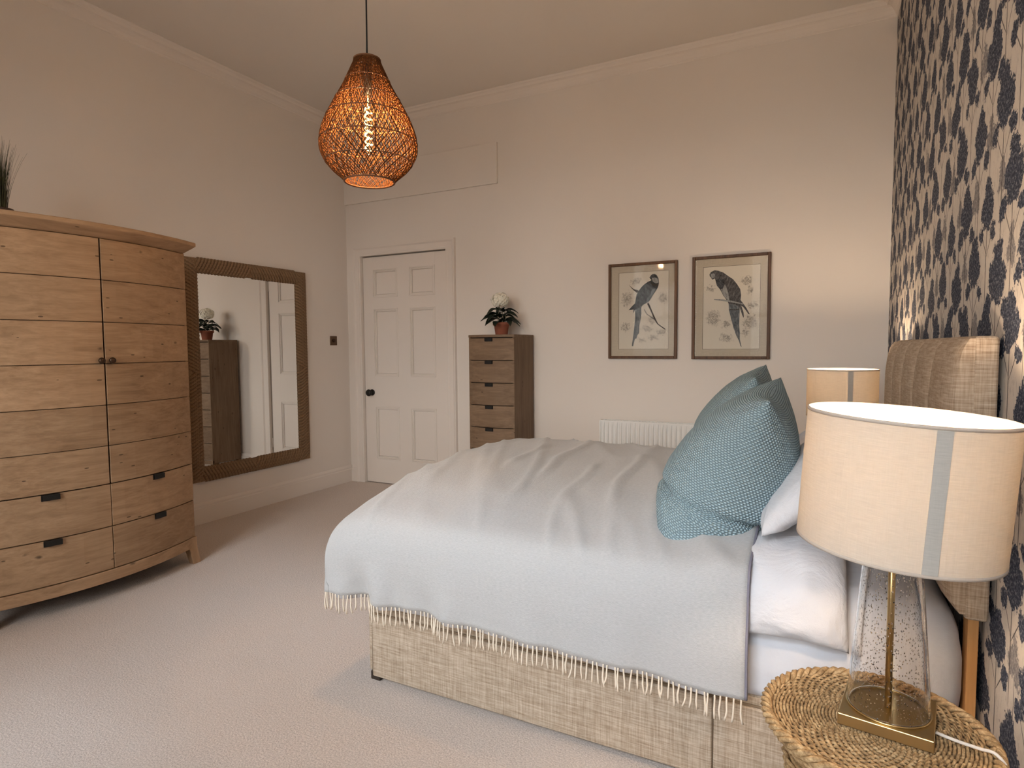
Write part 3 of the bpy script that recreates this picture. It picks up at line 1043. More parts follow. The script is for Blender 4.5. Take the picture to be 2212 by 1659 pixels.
# hydrangea on the tallboy
hx, hy = -2.313, 4.335
hyd = thing('potted_hydrangea', (hx, hy, TZ), 'white hydrangea with dark leaves in a terracotta pot on the tallboy', 'plant')
hc = (hx, hy, TZ)
pot = obj('pot', MB().lathe([(.046, 0), (.049, .003), (.060, .074), (.066, .076), (.069, .100), (.062, .100), (.058, .085), (.001, .083)], 28, hc), MAT['terracotta'], hyd, smooth=True)
obj('rim', MB().lathe([(.0655, .078), (.069, .078), (.0705, .099), (.067, .101)], 28, hc, closed=True), MAT['terracotta'], pot, smooth=True)
obj('soil', MB().lathe([(.058, .084), (.03, .090), (.001, .091)], 20, hc), MAT['soil'], hyd)
rg = random.Random(11)
for k in range(5):
    a = k * 2 * PI / 5 + .4
    obj('stem', MB().tube(catmull([(hx + .03 * math.cos(a), hy + .03 * math.sin(a), TZ + .085), (hx + .035 * math.cos(a), hy + .03 * math.sin(a), TZ + .14), (hx + .012 * math.cos(a), hy + .012 * math.sin(a), TZ + .24)], 6), .0028, 6), MAT['stem'], hyd, smooth=True)
def leaf_mesh():
    mb = MB()
    nl = 6
    v = []
    for i in range(nl + 1):
        s = i / nl
        w = .042 * math.sin(PI * min(1, s * .94 + .06)) ** .8 * (1 - .25 * s)
        z = .016 * math.sin(PI * s) - .035 * s * s
        v += [(s * .13, -w, z + .010 * (w / .042)), (s * .13, 0, z - .004), (s * .13, w, z + .010 * (w / .042))]
    f = []
    for i in range(nl):
        f += [(i * 3, i * 3 + 1, i * 3 + 4, i * 3 + 3), (i * 3 + 1, i * 3 + 2, i * 3 + 5, i * 3 + 4)]
    return mb.add(v, f)
lf = None
for k in range(24):
    a = k * 2.4 + .2
    lev = (.115, .15, .19)[k % 3]
    wl = (hx + .018 * math.cos(a), hy + .018 * math.sin(a), TZ + lev + rg.uniform(-.012, .012))
    sc = (1.08, 1.0, .9)[k % 3] * rg.uniform(.85, 1.08)
    if math.sin(a) > .55:
        sc *= .8
    rot = (rg.uniform(-.3, .3), rg.uniform(-.25, .18), a)
    if lf is None:
        lf = obj('leaf', leaf_mesh(), MAT['leaf'], hyd, origin=(0, 0, 0), solid=.0008)
        lf.location = Vector(wl) - WORLD[hyd.name]
        lf.rotation_euler = rot
        lf.scale = (sc,) * 3
    else:
        inst(lf, 'leaf', hyd, wl, rot, (sc,) * 3)
fh = MB()
cc = Vector((hx - .010, hy, TZ + .278))
for k in range(95):
    th = math.acos(1 - 1.75 * (k + .5) / 95)
    ph = k * 2.39996
    nrm = Vector((math.sin(th) * math.cos(ph), math.sin(th) * math.sin(ph), math.cos(th)))
    ce = cc + Vector((nrm.x * .070, nrm.y * .070, nrm.z * .058)) * rg.uniform(.9, 1.08)
    t1 = nrm.orthogonal().normalized()
    t2 = nrm.cross(t1)
    a0 = rg.uniform(0, PI)
    for q in range(4):
        a = a0 + q * PI / 2
        d1 = t1 * math.cos(a) + t2 * math.sin(a)
        d2 = t2 * math.cos(a) - t1 * math.sin(a)
        r = .015
        fh.add([ce, ce + d1 * r * .6 + d2 * r * .55 + nrm * .003, ce + d1 * r + nrm * .001, ce + d1 * r * .6 - d2 * r * .55 + nrm * .003], [(0, 1, 2, 3)])
tag(obj('flower_head', fh, MAT['petal'], hyd), 'round white flower head')

# ================================================================== FRAMED PRINTS
BIRD_A = {'body': [(-1.173, 1.809), (-1.162, 1.827), (-1.144, 1.837), (-1.121, 1.829), (-1.105, 1.803), (-1.101, 1.767), (-1.107, 1.736), (-1.122, 1.712), (-1.14, 1.687), (-1.158, 1.657), (-1.174, 1.634), (-1.195, 1.622), (-1.216, 1.612), (-1.232, 1.597), (-1.253, 1.588), (-1.276, 1.583), (-1.296, 1.547), (-1.292, 1.578), (-1.331, 1.573), (-1.302, 1.605), (-1.28, 1.625), (-1.276, 1.656), (-1.27, 1.687), (-1.254, 1.713), (-1.233, 1.743), (-1.212, 1.762), (-1.186, 1.779), (-1.162, 1.788), (-1.157, 1.793), (-1.165, 1.8)], 'tail': [(-1.276, 1.594), (-1.232, 1.602), (-1.234, 1.576), (-1.232, 1.55), (-1.236, 1.503), (-1.247, 1.457), (-1.249, 1.399), (-1.263, 1.383), (-1.268, 1.355), (-1.279, 1.357), (-1.287, 1.331), (-1.295, 1.299), (-1.305, 1.301), (-1.3, 1.336), (-1.292, 1.394), (-1.285, 1.457), (-1.28, 1.51), (-1.281, 1.562)], 'head': [(-1.153, 1.806), (-1.128, 1.809), (-1.107, 1.793), (-1.104, 1.77), (-1.123, 1.765), (-1.149, 1.78)], 'breast': [(-1.153, 1.723), (-1.123, 1.73), (-1.14, 1.687), (-1.158, 1.657), (-1.174, 1.634), (-1.195, 1.627), (-1.19, 1.658), (-1.164, 1.683)], 'band': [(-1.165, 1.778), (-1.138, 1.761), (-1.103, 1.763), (-1.106, 1.744), (-1.125, 1.741), (-1.153, 1.754)], 'branch': [(-1.19, 1.619), (-1.177, 1.626), (-1.147, 1.553), (-1.125, 1.506), (-1.105, 1.466), (-1.051, 1.427), (-1.054, 1.42), (-1.113, 1.463), (-1.135, 1.498), (-1.158, 1.553)], 'stub': [(-1.332, 1.766), (-1.291, 1.73), (-1.254, 1.721), (-1.254, 1.707), (-1.27, 1.703), (-1.302, 1.731)], 'twig': [(-1.213, 1.575), (-1.208, 1.576), (-1.189, 1.541), (-1.162, 1.524), (-1.131, 1.503), (-1.134, 1.497), (-1.164, 1.518), (-1.192, 1.538)]}
BIRD_B = {'body': [(-0.741, 1.807), (-0.731, 1.824), (-0.707, 1.835), (-0.682, 1.831), (-0.647, 1.816), (-0.613, 1.789), (-0.579, 1.764), (-0.554, 1.73), (-0.532, 1.694), (-0.525, 1.653), (-0.529, 1.618), (-0.514, 1.598), (-0.49, 1.562), (-0.466, 1.516), (-0.475, 1.518), (-0.509, 1.567), (-0.523, 1.578), (-0.508, 1.532), (-0.505, 1.494), (-0.51, 1.497), (-0.523, 1.533), (-0.534, 1.568), (-0.562, 1.587), (-0.608, 1.596), (-0.625, 1.627), (-0.645, 1.654), (-0.665, 1.695), (-0.69, 1.727), (-0.698, 1.758), (-0.703, 1.777), (-0.721, 1.77), (-0.731, 1.786), (-0.738, 1.794)], 'tail': [(-0.608, 1.599), (-0.534, 1.578), (-0.533, 1.543), (-0.535, 1.442), (-0.53, 1.391), (-0.53, 1.346), (-0.517, 1.29), (-0.524, 1.295), (-0.537, 1.336), (-0.554, 1.371), (-0.572, 1.422), (-0.589, 1.484), (-0.605, 1.55)], 'breast': [(-0.696, 1.763), (-0.671, 1.775), (-0.647, 1.771), (-0.637, 1.74), (-0.65, 1.705), (-0.664, 1.699), (-0.685, 1.725)], 'belly': [(-0.66, 1.698), (-0.648, 1.702), (-0.634, 1.735), (-0.619, 1.698), (-0.606, 1.647), (-0.603, 1.611), (-0.62, 1.627), (-0.643, 1.654)], 'cheek': [(-0.73, 1.809), (-0.714, 1.815), (-0.701, 1.804), (-0.706, 1.784), (-0.721, 1.778), (-0.73, 1.788)], 'branch': [(-0.709, 1.632), (-0.645, 1.627), (-0.586, 1.615), (-0.507, 1.592), (-0.509, 1.585), (-0.586, 1.603), (-0.645, 1.615), (-0.706, 1.626)], 'bar': [(-0.602, 1.556), (-0.561, 1.553), (-0.535, 1.559), (-0.534, 1.553), (-0.561, 1.546), (-0.602, 1.549)]}
FOL_A = [(-1.345, 1.659, 0.046, 0.063, -0.2), (-1.276, 1.792, 0.043, 0.026, 0.4), (-1.07, 1.653, 0.041, 0.046, 0.5), (-1.355, 1.448, 0.043, 0.037, 0), (-1.079, 1.406, 0.046, 0.021, 0.3), (-1.189, 1.429, 0.047, 0.023, -0.1), (-1.141, 1.363, 0.042, 0.021, 0), (-1.23, 1.346, 0.032, 0.016, 0), (-1.157, 1.496, 0.031, 0.031, 0)]
FOL_B = [(-0.488, 1.752, 0.047, 0.035, -0.2), (-0.468, 1.681, 0.023, 0.035, 0), (-0.73, 1.704, 0.035, 0.023, 0), (-0.712, 1.497, 0.052, 0.062, 0), (-0.623, 1.449, 0.029, 0.036, -0.4), (-0.622, 1.357, 0.049, 0.033, -0.3), (-0.465, 1.465, 0.052, 0.055, 0), (-0.448, 1.575, 0.042, 0.025, 0), (-0.497, 1.391, 0.028, 0.03, 0)]

def picture(x0, x1, z0, z1, px0, px1, pz0, pz1, label, blobs, shapes, name_mat):
    cx_ = (x0 + x1) / 2
    org = (cx_, YB - .012, z0)
    p = thing('framed_print', org, label, 'picture', 'bird prints on the back wall')
    BW = .021
    for a, b, c_, d in ((x0, x0 + BW, z0, z1), (x1 - BW, x1, z0, z1), (x0 + BW, x1 - BW, z1 - BW, z1), (x0 + BW, x1 - BW, z0, z0 + BW)):
        obj('frame_bar', MB().box(a, b, YB - .026, YB - .002, c_, d), MAT['frame_wood'], p, bevel=.003)
    YM, YP = YB - .012, YB - .010
    obj('backing', MB().box(x0 + BW - .003, x1 - BW + .003, YB - .008, YB - .003, z0 + BW - .003, z1 - BW + .003), MAT['gap'], p)
    mt = MB()
    for a, b, c_, d in ((x0 + BW - .002, px0, z0 + BW - .002, z1 - BW + .002), (px1, x1 - BW + .002, z0 + BW - .002, z1 - BW + .002), (px0, px1, pz1, z1 - BW + .002), (px0, px1, z0 + BW - .002, pz0)):
        mt.box(a, b, YM, YM + .003, c_, d)
    obj('mount', mt, MAT['mount'], p)
    ln = MB()
    e = .0016
    for a, b, c_, d in ((px0 - e, px0, pz0 - e, pz1 + e), (px1, px1 + e, pz0 - e, pz1 + e), (px0, px1, pz1, pz1 + e), (px0, px1, pz0 - e, pz0)):
        ln.box(a, b, YM - .0004, YM, c_, d)
    obj('ruled_line', ln, MAT['ink'], p)
    em = engraving(name_mat, [(a - cx_, b - z0, ra, rb, an) for a, b, ra, rb, an in blobs])
    pr = obj('print', MB().box(px0 - .004, px1 + .004, YP + .0012, YP + .0022, pz0 - .004, pz1 + .004), em, p)
    for i, (nm, poly, mt_) in enumerate(shapes):
        obj(nm, MB().flat([(x, YP + .0010 - .00025 * i, zz) for x, zz in poly]), MAT[mt_], pr)
    obj('glass', MB().box(x0 + BW - .002, x1 - BW + .002, YM - .004, YM - .002, z0 + BW - .002, z1 - BW + .002), MAT['pic_glass'], p)
A, B = BIRD_A, BIRD_B
picture(-1.487, -.964, 1.205, 1.926, -1.406, -1.029, 1.279, 1.856, 'framed print of a dark parrot with a pale collar perched head-up on a broken branch', FOL_A,
        [('printed_branch', A['branch'], 'ink'), ('printed_branch', A['stub'], 'ink'), ('printed_branch', A['twig'], 'plume_mid'), ('printed_tail', A['tail'], 'plume_tail'), ('printed_bird', A['body'], 'plume_dark'),
         ('printed_breast', A['breast'], 'plume_tail'), ('printed_collar', A['head'], 'plume_pale'), ('printed_neck_band', A['band'], 'ink')], 'engraved_print_a')
picture(-.859, -.333, 1.203, 1.936, -.782, -.402, 1.276, 1.859, 'framed print of a hunched grey parrot with long tail on a thin twig', FOL_B,
        [('printed_tail', B['tail'], 'plume_tail'), ('printed_bird', B['body'], 'plume_mid'), ('printed_breast', B['breast'], 'plume_dark'), ('printed_belly', B['belly'], 'plume_pale'),
         ('printed_cheek', B['cheek'], 'plume_pale'), ('printed_branch', B['branch'], 'plume_pale'), ('printed_tail_bar', B['bar'], 'ink')], 'engraved_print_b')

# ================================================================== RADIATOR
RX0, RX1, RZ0, RZ1, RY = -1.53, -0.33, .14, .735, YB - .105
rad = thing('radiator', ((RX0 + RX1) / 2, YB - .06, RZ0), 'white fluted panel radiator on the back wall below the prints', 'radiator')
def rad_fn(u, v):
    x = lerp(RX0 + .012, RX1 - .012, u)
    z_ = lerp(RZ0, RZ1 - .004, v)
    ph = (x - RX0 - .03) / .0345
    fl = 1.0 if abs((ph % 1) - .5) < .32 else 0.0
    inz = 1.0 if RZ0 + .05 < z_ < RZ1 - .052 else 0.0
    return (x, RY + .009 * fl * inz, z_)
rp = MB()
zs = [0, .082, .086, .5, .9125, .9165, 1]
NU = 34 * 6
U = [i / NU for i in range(NU + 1)]
vv = [rad_fn(u, w) for u in U for w in zs]
ff = [(i * 7 + j, i * 7 + j + 1, i * 7 + 8 + j, i * 7 + 7 + j) for i in range(NU) for j in range(6)]
rp.add(vv, ff)
obj('front_panel', rp, MAT['radiator'], rad)
obj('rear_panel', MB().box(RX0 + .01, RX1 - .01, YB - .045, YB - .032, RZ0, RZ1 - .01), MAT['radiator'], rad, bevel=.003)
for x0, x1 in ((RX0, RX0 + .012), (RX1 - .012, RX1)):
    obj('end_cover', MB().box(x0, x1, RY - .002, YB - .03, RZ0, RZ1), MAT['radiator'], rad, bevel=.003)
tg = MB()
tg.box(RX0 + .012, RX1 - .012, RY - .002, RY + .016, RZ1 - .010, RZ1 + .001)
tg.box(RX0 + .012, RX1 - .012, YB - .046, YB - .03, RZ1 - .010, RZ1 + .001)
k = RX0 + .03
while k < RX1 - .02:
    tg.box(k, k + .006, RY + .016, YB - .046, RZ1 - .006, RZ1 - .001)
    k += .018
obj('top_grille', tg, MAT['radiator'], rad)
for bx in (RX0 + .2, RX1 - .2):
    obj('bracket', MB().box(bx - .02, bx + .02, YB - .034, YB - .001, RZ0 + .05, RZ1 - .08), MAT['radiator'], rad)

# ================================================================== BED
BX0, BX1, BY0, BY1, BZ = -1.568, .300, 1.80, 3.30, .305
bed = thing('divan_bed', ((BX0 + BX1) / 2, (BY0 + BY1) / 2, 0), 'oatmeal linen divan bed base with a channelled headboard against the tree wallpaper', 'bed')
base = obj('divan_base', MB().box(BX0, BX1, BY0 + .006, BY1, .035, BZ), MAT['oat'], bed, bevel=.014, seg=3)
DXS = -.268
for x0, x1 in ((BX0 + .030, DXS - .002), (DXS + .002, BX1 - .03)):
    obj('drawer_front', MB().box(x0, x1, BY0 - .006, BY0 + .012, .026, BZ - .034), MAT['oat'], base, bevel=.005, seg=3)
pip = MB()  # dark tubes stand in for the shaded gap round the drawer fronts
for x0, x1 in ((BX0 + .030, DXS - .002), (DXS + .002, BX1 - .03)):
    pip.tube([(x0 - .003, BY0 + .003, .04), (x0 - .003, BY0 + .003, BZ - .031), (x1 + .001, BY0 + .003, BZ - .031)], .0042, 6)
tag(obj('shaded_piping', pip, MAT['shaded_piping'], base, smooth=True), 'piped edge round the drawer fronts, coloured dark as seam shade')
for x in (BX0 + .006, DXS - .02, BX1 - .07):
    for y in (BY0 + .010, BY1 - .07):
        obj('foot_block', MB().box(x, x + .045, y, y + .045, 0, .0345), MAT['gap'], bed, bevel=.004)
# headboard: border frame, five padded channels, struts
HY0, HY1, HZ0, HZ1, HXB = 1.715, 3.385, .655, 1.318, .352
hb = obj('headboard', MB().box(.304, HXB, HY0, HY1, HZ0, HZ1), MAT['oat'], bed, bevel=.010, seg=3)
NCH = 5
CW = (HY1 - HY0 - .006) / NCH
def channel():
    mb = MB()
    def fn(u, v):
        y = (u - .5) * CW
        zz = lerp(HZ0 + .012, HZ1 - .006, v)
        su = 1 - abs(2 * u - 1) ** 2.6
        e = min(1.0, (1 - v) / .28)
        top = math.sqrt(max(0, 1 - (1 - e) ** 2))
        e2 = min(1.0, v / .22)
        bot = math.sqrt(max(0, 1 - (1 - e2) ** 2))
        env = .30 + .70 * top * bot
        d = (.020 * (su ** .5) + .034) * env
        return (.306 - d, y, zz)
    mb.grid(fn, 16, 26)
    # closing strip to the frame
    fnb = lambda u, v: (lerp(fn(u, 1)[0], .309, v), (u - .5) * CW, HZ1 - .006)
    mb.grid(fnb, 16, 1)
    for uu in (0, 1):
        mb.grid(lambda a, b: (lerp(fn(uu, a)[0], .309, b), (uu - .5) * CW, fn(uu, a)[2]), 26, 1)
    mb.v = [(x, y, zz) for x, y, zz in mb.v]
    return mb
cy0 = HY0 + .003 + CW / 2
ch0 = obj('channel_panel', channel(), MAT['oat'], hb, origin=(0, 0, 0), smooth=True)
ch0.location = Vector((0, cy0, 0)) - WORLD[hb.name]
for k in range(1, NCH):
    inst(ch0, 'channel_panel', hb, (0, cy0 + k * CW, 0))
for y in (1.80, 3.24):
    tag(obj('strut', MB().box(.328, .350, y, y + .055, .0, HZ0 + .1), MAT['strut'], bed, bevel=.002), 'pale wooden headboard strut')

# mattress in a fitted sheet
MX0, MX1, MYN, MYF, MZA, MZB = -1.55, .318, 1.790, 3.295, BZ + .001, .648
mat_o = MB()
def rbox(u, v, nx=0):
    pass
def mattress():
    mb = MB()
    NU_, NV_ = 150, 40
    # loop around the outline (u) by rising profile (v): side, shoulder, then flat top towards the centre
    R = .055
    hx_, hy_ = (MX1 - MX0) / 2, (MYF - MYN) / 2
    cx_, cy_ = (MX0 + MX1) / 2, (MYN + MYF) / 2
    per = 2 * (2 * hx_ + 2 * hy_)
    def outline(u, inset):
        a, b, r = hx_ - inset, hy_ - inset, max(.004, R - inset * .4)
        segs = [(2 * (a - r)), PI / 2 * r, 2 * (b - r), PI / 2 * r] * 2
        tot = sum(segs)
        s = (u % 1) * tot
        pts = [(-(a - r), -b), None]
        k = 0
        while s > segs[k] and k < 7:
            s -= segs[k]
            k += 1
        q = s
        if k == 0: return cx_ - (a - r) + q, cy_ - b
        if k == 1: w = q / r; return cx_ + a - r + r * math.sin(w), cy_ - b + r - r * math.cos(w)
        if k == 2: return cx_ + a, cy_ - (b - r) + q
        if k == 3: w = q / r; return cx_ + a - r + r * math.cos(w), cy_ + b - r + r * math.sin(w)
        if k == 4: return cx_ + (a - r) - q, cy_ + b
        if k == 5: w = q / r; return cx_ - a + r - r * math.sin(w), cy_ + b - r + r * math.cos(w)
        if k == 6: return cx_ - a, cy_ + (b - r) - q
        w = q / r
        return cx_ - a + r - r * math.cos(w), cy_ - b + r - r * math.sin(w)
    prof = [(.016, MZA), (.004, MZA + .03), (-.006, MZA + .10), (-.010, MZA + .17), (-.006, MZA + .24), (.006, MZB - .055), (.022, MZB - .025), (.050, MZB - .006), (.09, MZB), (.25, MZB + .006), (.50, MZB + .008), (.70, MZB + .008)]
    pp = catmull([(a, b, 0) for a, b in prof], NV_)
    def fn(u, v):
        p = pp[round(v * NV_)]
        x, y = outline(u, p.x)
        zz = p.y
        w = mnoise.noise(Vector((x * 3.0, y * 3.0, zz * 16))) * .005 + mnoise.noise(Vector((x * 7 + zz * 9, y * 7, zz * 30))) * .0028
        side = 1 if zz < MZB - .03 else .5
        if zz < MZA + .01: w = 0
        dx, dy = x - cx_, y - cy_
        l = math.hypot(dx, dy) or 1
        return (x + dx / l * w * side, y + dy / l * w * side, zz + (w * .6 if zz > MZB - .02 else 0))
    mb.grid(fn, NU_, NV_, closeu=True)
    mb.f.append(tuple(i * (NV_ + 1) for i in range(NU_ - 1, -1, -1)))
    mb.f.append(tuple(i * (NV_ + 1) + NV_ for i in range(NU_)))
    return mb
tag(obj('mattress', mattress(), MAT['sheet'], origin=((MX0 + MX1) / 2, (MYN + MYF) / 2, MZA), smooth=True), 'deep mattress in a white fitted sheet on the linen divan', 'mattress')

# duvet and throw share one draped form; `off` pulls the duvet inside the throw
PROF = [(1.728, .335), (1.722, .42), (1.716, .53), (1.726, .61), (1.765, .668), (1.87, .706), (2.05, .748), (2.30, .784), (2.55, .800), (2.85, .797), (3.08, .782), (3.24, .745), (3.335, .67), (3.36, .55), (3.352, .43), (3.345, .35)]
NP = 90
PP = catmull([(a, b, 0) for a, b in PROF], NP)
XH, XFT = -.172, -1.70
CREASE = (((-1.07, 2.97), (-1.02, 2.20), .013, .018), ((-1.24, 2.79), (-1.20, 2.32), .010, .016), ((-.72, 2.68), (-.66, 2.02), .012, .016), ((-1.50, 2.95), (-1.55, 2.40), .009, .02), ((-.86, 2.45), (-.83, 2.02), .009, .014))
def drape(u, v, off=0.0, xh=XH, wr=1.0):
    """u: 0 head edge .. 1 foot edge; v: 0 near hem .. 1 far hem"""
    L = 1.86
    s = u * L
    flat = 1.27
    if s < flat:
        x, drop = xh - s * (1.0 + (XH - xh) / -flat * 0), 0.0
    else:
        q = (s - flat) / (L - flat)
        ang = min(1.0, q / .55) * PI / 2
        r = .25
        x = xh - flat - r * math.sin(ang)
        drop = r * (1 - math.cos(ang)) * .50 + max(0.0, q - .55) * .40
    q_ = max(0.0, min(NP - 1e-6, v * NP))
    p = PP[int(q_)].lerp(PP[int(q_) + 1], q_ - int(q_))
    y, z_ = p.x, p.y
    w = max(0.0, min(1.0, (z_ - .36) / .38))
    z_ = z_ - drop * w
    near = smooth01((.16 - v) / .16)
    far = smooth01((v - .84) / .16)
    # bulge over the pillow tucked beneath at the head end
    lift = smooth01((x + .40) / .17)
    y -= .052 * near * lift * (.45 + .55 * smooth01((z_ - .36) / .14))
    z_ += .034 * lift * smooth01((.42 - v) / .25) * smooth01((z_ - .52) / .12)
    # hanging folds, deeper towards the foot
    hang = max(0.0, min(1.0, (.68 - z_) / .30))
    ftw = .25 + .95 * smooth01((-.95 - x) / .5)
    z_ += .028 * near * hang * smooth01((-.5 - x) / 1.1)
    y += (near - far) * hang * ftw * wr * (.021 * math.sin(x * 23 + .6 * math.sin(z_ * 14)) + .012 * math.sin(x * 41 + 1.3))
    x += hang * (near + far) * .010 * math.sin(y * 30 + z_ * 12) * (1 if u > .8 else 0) + hang * near * .02 * smooth01((u - .85) / .15)
    # soft wrinkles on top
    t1 = mnoise.noise(Vector((x * 2.2 + y * .5, y * 1.1 - x * .8, 3.1)))
    rd = 1 - abs(mnoise.noise(Vector((x * 6.5 + y * 2.6, y * 1.0 - x * .35, 8.4)))) * 2
    rd = max(0, rd) ** 5
    top = 1 - max(near, far)
    z_ += wr * (top + .25) * (.009 * t1 + .011 * rd)
    for (ax_, ay_), (bx_, by_), hh_, ww_ in CREASE:
        lx, ly = bx_ - ax_, by_ - ay_
        ll = math.hypot(lx, ly)
        s_ = ((x - ax_) * lx + (y - ay_) * ly) / ll
        d_ = ((x - ax_) * ly - (y - ay_) * lx) / ll + .012 * math.sin(s_ * 11)
        if -.1 < s_ < ll + .1:
            z_ += wr * top * hh_ * math.exp(-(d_ / ww_) ** 2) * smooth01((s_ + .1) / .15) * smooth01((ll + .1 - s_) / .2)
    z_ += wr * .004 * mnoise.noise(Vector((x * 9, y * 9, 1.0))) * (top + .3)
    if off:
        cx_, cy_ = -.95, 2.54
        y += off * (1 if y < cy_ else -1) * (1 - .0 * top) * (near + far)
        z_ -= off * (top + .15)
        x += off * smooth01((u - .7) / .3) * 1.2
    return x, y, z_
def drape_mesh(nu, nv, off=0.0, xh=XH, wr=1.0):
    mb = MB()
    mb.grid(lambda u, v: drape(u, v, off, xh, wr), nu, nv)
    mb.uv = [(i / nu * 1.8, j / nv * 2.35) for i in range(nu + 1) for j in range(nv + 1)]
    return mb
def duvet_mesh(nu=130, inset=.018, first=7):
    src = [[Vector(drape(i / nu, j / NP)) for j in range(NP + 1)] for i in range(nu + 1)]
    mb = MB()
    last = int(nu * .80)
    for i in range(first, last + 1):
        for j in range(NP + 1):
            du = src[min(i + 1, nu)][j] - src[max(i - 1, 0)][j]
            dv = src[i][min(j + 1, NP)] - src[i][max(j - 1, 0)]
            nrm = dv.cross(du).normalized()
            p = src[i][j] - nrm * inset * (1 if nrm.z > -.2 else 1)
            if j == 0:
                p.z -= .020
            mb.v.append(tuple(p))
    n_ = last - first
    mb.f = [(i * (NP + 1) + j, i * (NP + 1) + j + 1, (i + 1) * (NP + 1) + j + 1, (i + 1) * (NP + 1) + j) for i in range(n_) for j in range(NP)]
    return mb
tag(obj('duvet', duvet_mesh(), MAT['cotton'], origin=(-.95, 2.55, MZB), smooth=True, solid=.012), 'white duvet under the grey throw, peeping out below its hem', 'duvet')
thr = tag(obj('throw_blanket', drape_mesh(130, NP, 0.0), MAT['throw'], origin=(-.95, 2.55, MZB), smooth=True, solid=.006), 'pale grey wool throw with cream fringe spread over the bed', 'blanket')
sv = MB().tube([Vector(drape(0, j / NP)) + Vector((.003, -.001 if j < 14 else 0, .001)) for j in range(NP + 1)], .0042, 5)
tag(obj('selvedge', sv, MAT['selvedge'], thr, smooth=True), 'slate grey frayed edge')
def tassel(k):
    rg = random.Random(k)
    b1, b2 = rg.uniform(-.004, .004), rg.uniform(-.006, .006)
    pts = catmull([(0, 0, .004), (b1 * .3, -.001, -.02), (b1, -.002, -.045), (b1 * .6 + b2, 0, -.070)], 5)
    return MB().tube(pts, lambda t: .0026 + .0008 * t * t, 5)
tp = []
NTS = 96
rg = random.Random(5)
hem = [Vector(drape(i / 600, 0)) for i in range(601)]
run = [0.0]
for a, b in zip(hem, hem[1:]):
    run.append(run[-1] + abs(b.x - a.x) + .35 * abs(b.y - a.y))
for k in range(NTS):
    want = (k + .5 + rg.uniform(-.22, .22)) / NTS * run[-1]
    i_ = next(i for i, q in enumerate(run) if q >= min(want, run[-1] - 1e-6))
    x, y, zz = hem[i_]
    q = k % 7
    if q >= len(tp):
        o = obj('tassel', tassel(40 + q), MAT['fringe'], thr, origin=(0, 0, 0), smooth=True)
        o.location = Vector((x, y, zz)) - WORLD[thr.name]
        tp.append(o)
    else:
        inst(tp[q], 'tassel', thr, (x, y, zz), (rg.uniform(-.04, .06), rg.uniform(-.09, .09), rg.uniform(-.5, .5)), (1, 1, rg.uniform(.86, 1.08)))

# ------------------------------------------------------------------ pillows and cushions
def pillow(W, H, Tf, Tb, fn, nu=36, nv=32, pinch=.09, pw=.42, ear=.0, seed=0, wr=.004):
    """two faces meeting at the seam; fn maps (a across, b up, c out) to the world"""
    mb = MB()
    uv = []
    idx = {}
    def put(i, j, s):
        edge = i in (0, nu) or j in (0, nv)
        key = (i, j, 0 if edge else s)
        if key in idx:
            return idx[key]
        u, v = 2 * i / nu - 1, 2 * j / nv - 1
        # crowd rows towards the seam
        u, v = math.sin(u * PI / 2) * .55 + u * .45, math.sin(v * PI / 2) * .55 + v * .45
        a = W / 2 * u * (1 - pinch * (1 - v * v) * abs(u))
        b = H / 2 * v * (1 - pinch * (1 - u * u) * abs(v))
        t = max(0.0, (1 - abs(u) ** 2.3) * (1 - abs(v) ** 2.3)) ** pw
        c = (Tf if s > 0 else -Tb) * t
        nz = mnoise.noise(Vector((a * 9 + seed, b * 9, s * 2.0))) * wr + mnoise.noise(Vector((a * 22 + seed, b * 22, s * 2.0))) * wr * .5
        # puckers running in from the corners
        cr = min(1.0, (u * u) * (v * v) * 1.6)
        nz += cr * .003 * math.sin((abs(u) - abs(v)) * 26 + seed)
        c += (nz if s > 0 else -nz) * (0 if edge else min(1.0, t * 3))
        idx[key] = len(mb.v)
        mb.v.append(tuple(fn(a, b, c)))
        uv.append((a * (1 + 1.2 * abs(c) * (1 if not edge else 0)), b * (1.0)))
        return idx[key]
    for s in (1, -1):
        for i in range(nu):
            for j in range(nv):
                q = (put(i, j, s), put(i + 1, j, s), put(i + 1, j + 1, s), put(i, j + 1, s))
                mb.f.append(q if s > 0 else q[::-1])
    tot = {}
    for s in (1, -1):
        for j in range(nv + 1):
            acc = [0.0]
            for i in range(1, nu + 1):
                acc.append(acc[-1] + (Vector(mb.v[put(i, j, s)]) - Vector(mb.v[put(i - 1, j, s)])).length)
            tot[('u', j, s)] = acc
        for i in range(nu + 1):
            acc = [0.0]
            for j in range(1, nv + 1):
                acc.append(acc[-1] + (Vector(mb.v[put(i, j, s)]) - Vector(mb.v[put(i, j - 1, s)])).length)
            tot[('v', i, s)] = acc
    for (i, j, s) in list(idx):
        q = s or 1
        def arc(kind, row, k, n_):
            ac, fr_ = tot[(kind, row, q)], tot[(kind, row, 1)]
            m_ = n_ // 2
            e_ = n_ if k >= m_ else 0
            return (ac[k] - ac[m_]) * (fr_[e_] - fr_[m_]) / ((ac[e_] - ac[m_]) or 1)
        uv[idx[(i, j, s)]] = (arc('u', j, i, nu) + 2.0, arc('v', i, j, nv) + 2.0)
    mb.uv = uv
    return mb

